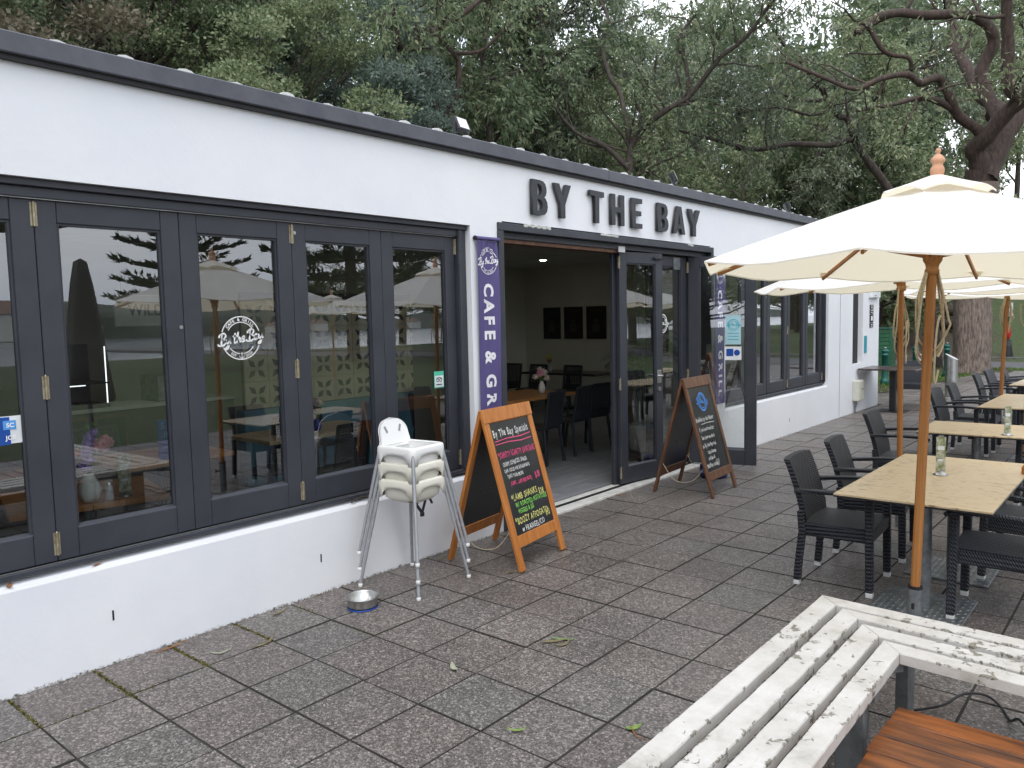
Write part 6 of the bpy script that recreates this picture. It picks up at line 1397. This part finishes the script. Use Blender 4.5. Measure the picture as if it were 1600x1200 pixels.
tree(W2, 'blue-green layered she-oak between the wattles and the red forked trunk', 11.9, 16.6, .4, 1.08, None, 'she_oak_tree'); tree(W2, 'lower blue-green she-oak just above the roof beside the red forked trunk', 12.6, 15.0, 2.0, .74, None, 'she_oak_tree')
GR = 'gum trees of the wood on the hill'
rg = random.Random(17)
LB = 'gum tree of the dense wood on the hill behind the cafe'
mid = [(17.2, 15.2, FA, .98), (21.3, 16.2, FB, 1.02), (24.5, 18.8, FA, 1.1), (19.0, 19.5, FC, 1.05), (30, 17.5, FB, 1.05), (15.0, 24.0, FB, 1.15), (23.5, 13.8, FC, .85), (16.2, 18.6, FB, .9), (20.8, 17.3, FA, .95), (25.5, 15.5, FB, .82), (28.5, 12.6, FC, .86), (31.2, 15.5, FA, .95), (33.5, 11.6, FB, .85), (22.5, 21.5, FB, 1.0), (13, 21, FA, 1.0), (8.5, 20.5, FC, 1.0), (5.5, 20, FB, .95), (27.5, 19.5, FC, 1.0), (36, 9.3, FA, .9), (38.5, 13.5, FC, 1.0), (41, 9.8, FB, .95), (34, 18.5, FB, 1.0),
       (10.5, 25.5, FB, 1.1), (17.5, 26, FC, 1.1), (26, 27, FA, 1.15), (36, 24.5, FC, 1.1), (5, 26, FA, 1.1), (45, 14, FA, 1.1), (47, 8.2, FC, 1.0), (44, 20, FB, 1.15), (1.5, 17.5, FA, .95), (2.5, 23, FC, 1.1), (52, 12.5, FB, 1.15), (55, 7.5, FA, 1.1), (31, 30, FB, 1.2), (20, 33, FA, 1.2), (43, 28, FA, 1.2), (62, 10, FC, 1.2)]
for x, y, F2, sc in mid:
    kind = 'dark barked green gum tree' if F2 is FA else 'grey-green drooping gum tree' if F2 is FB else 'pale barked broad gum tree'
    where = (' at the front of the wood' if math.hypot(x, y) < 28 else ' farther back in the wood')+(' behind the cafe roof' if x < 2.2*y else ' beyond the road')
    tree(F2, kind+where, x, y, rg.uniform(0, 6.28), sc*rg.uniform(.95, 1.05), 'gum trees of the wood,'+where.replace(' in the wood', '').replace(' of the wood', ''))
# understorey shrubs that close the foot of the wood
SB = blob_form(51, 3.2, 2.2, 'gum_leaf', 'bark_dark', 22, .7, 420, (.16, .045))
for k, (x, y, sc) in enumerate([(19, 14.5, 1.1), (22.5, 12.3, 1.0), (26.3, 11.2, 1.05), (29.6, 10.4, 1.0), (33.2, 9.0, 1.05), (36.5, 11.0, 1.3), (40, 12.0, 1.4), (15, 16.8, 1.2), (39.5, 9.2, 1.0), (46, 10.5, 1.5), (50, 9.5, 1.4), (44.5, 8.4, 1.1), (24.3, 17.2, 1.5), (30, 14, 1.5), (35, 14.5, 1.5), (42, 14, 1.6)]):
    t = plant('shrub', 'dark leafy shrub at the foot of the wood behind the cafe roof' if x < 2.2*y else 'dark leafy shrub at the foot of the wood beyond the road', SB, (x, y, hill(x, y)-.1), k*1.7, 'shrubs behind the cafe' if x < 2.2*y else 'shrubs beyond the road', sc); t['category'] = 'shrub'
# the far side of the wood that closes the gaps
def wood_mass():
    rg = np.random.default_rng(77); bases = []; dirs = []
    for k in range(460):
        a = rg.uniform(-.02, 1.32); d = rg.uniform(38, 62); x, y = d*math.cos(a), d*math.sin(a)
        if y < 9: continue
        h0 = hill(x, y); z = h0+rg.uniform(0, 1)**.9*15.0; m_ = 230; c = np.array((x, y, z)); r = rg.uniform(1.2, 2.4)
        bases.append(c+rg.normal(size=(m_, 3))*r*np.array((.6, .6, .42))); dirs.append(rg.normal(size=(m_, 3))+np.array((0, 0, -.4)))
    B_ = np.concatenate(bases); D_ = np.concatenate(dirs); m_ = len(B_)
    return leaf_mesh('far_wood', B_, D_, .46*rg.uniform(.6, 1.4, m_), .10*rg.uniform(.6, 1.4, m_), rg, 'gum_leaf')
o = link('far_wood', wood_mass()); o['kind'] = 'stuff'

# ---- trees that the panes mirror: two Norfolk pines, a bare-limbed fig
def norfolk(seed, H):
    rg = np.random.default_rng(seed); tb = MB(); bases = []; dirs = []; tb.tube([(0, 0, 0), (0, 0, H*.5), (0, 0, H)], [.3, .2, .03], 8)
    z = 3.0
    while z < H-.5:
        L = .30*(H-z)**.92+.6; n = 6; a0 = rg.uniform(0, 2)
        for k in range(n):
            a = a0+2*PI*k/n+rg.uniform(-.15, .15); d_ = np.array((math.cos(a), math.sin(a), 0)); s_ = np.array((-d_[1], d_[0], 0)); pts = [np.array((0, 0, z))+d_*L*f+np.array((0, 0, -.18*L*f+.28*L*f*f)) for f in (0, .25, .5, .75, 1)]; tb.tube(pts, [.05, .04, .03, .02, .01], 4, False)
            m_ = 130; f = rg.uniform(.25, 1, m_); i = np.minimum((f*4).astype(int), 3); P_ = np.array(pts); q = P_[i]+(P_[i+1]-P_[i])*(f*4-i)[:, None]; lat = rg.uniform(-1, 1, m_)*.28*L*(1.05-f*.7)
            q = q+s_*lat[:, None]+np.array((0, 0, 1))*(np.abs(lat)*.15)[:, None]; bases.append(q); dirs.append(d_*.8+s_*np.sign(lat)[:, None]*.7+np.array((0, 0, .5))+rg.normal(size=(m_, 3))*.25)
        z += .85
    B_ = np.concatenate(bases); D_ = np.concatenate(dirs); m_ = len(B_); cr = leaf_mesh('crown', B_, D_, np.full(m_, .42), np.full(m_, .06), rg, 'pine_leaf'); tr = tb.mesh('trunk'); tr.materials.append(MATS['bark_dark']); return tr, cr
for k, (x, y, sc) in enumerate(((34, -9, 1.0), (42, -15, 1.2), (55, -20, 1.3), (38, -24, 1.2), (62, -9, 1.3), (50, -6, 1.1), (70, -17, 1.5), (82, -22, 1.6), (96, -27, 1.8), (88, -14, 1.6), (75, -28, 1.6), (104, -20, 1.8), (-16, 2.5, 1.2), (-19, -3.5, 1.3), (-24, 8, 1.4), (-32, 1, 1.6), (-28, -8, 1.5), (29, -17, 1.1), (36, -26, 1.4), (46, -33, 1.5), (42, -38, 1.6), (54, -36, 1.6))): tree(W1, 'rounded dark tree across the lawn behind the camera', x, y, k*1.3, sc, 'rounded trees across the lawn', 'park_tree')
NP = norfolk(61, 17)
plant('norfolk_pine', 'tall tiered pine on the lawn behind the camera, nearer one', NP, (24, -19.5, -.05), 0); plant('norfolk_pine', 'tall tiered pine on the lawn behind the camera, farther one', NP, (17, -22.5, -.05), 1.0, None, .9)
tr, cr = tree_parts(71, [([(0, 0, 0), (.1, 0, 1.5), (.3, .2, 3.0)], .4, .3, 0), ([(.3, .2, 2.4), (1.2, 1.0, 3.0), (2.6, 1.6, 3.3), (4.2, 2.2, 3.35), (5.6, 2.4, 3.7), (6.5, 2.6, 3.9)], .22, .06, .5), ([(.3, .2, 3.0), (1.2, .6, 3.7), (2.6, 1.2, 4.1), (4.0, 1.6, 4.3), (5.4, 2.2, 4.9)], .2, .05, .5), ([(.3, .2, 3.0), (-.6, .2, 4.4), (-1.8, .8, 5.4), (-3, .4, 6.4)], .22, .06, .5), ([(2.6, 1.6, 3.3), (3.6, 2.0, 3.8), (4.8, 1.6, 4.1)], .1, .03, .8)], 'gum_leaf', 3, 1.2, 1.6, .7, bark='bark_dark')
plant('bare_fig_tree', 'bare limbed tree on the lawn behind the camera', (tr, cr), (.4, -6.2, -.05), R(6))
hs = thing('waterfront_house', 'white waterfront house across the bay', 'house', (60, -187, -.9), 0, 'houses across the bay'); m = MB(); m.box(-6, 6, -4, 4, 0, 6, .02); part('wall', m, 'house_white', hs); m = MB(); m.add([(-6.6, -4.6, 6.0), (6.6, -4.6, 6), (6.6, 4.6, 6), (-6.6, 4.6, 6), (-3, 0, 9), (3, 0, 9)], [[0, 1, 5, 4], [2, 3, 4, 5], [1, 2, 5], [3, 0, 4], [0, 3, 2, 1]]); part('roof', m, 'roof_tile', hs)
for k in range(1, 12): 
    c = dup(hs, 'white waterfront house across the bay', (-30+27*k+random.uniform(-8, 8), -187+random.uniform(-2, 2), -.9), random.uniform(-.2, .2), None, random.uniform(.32, .5))
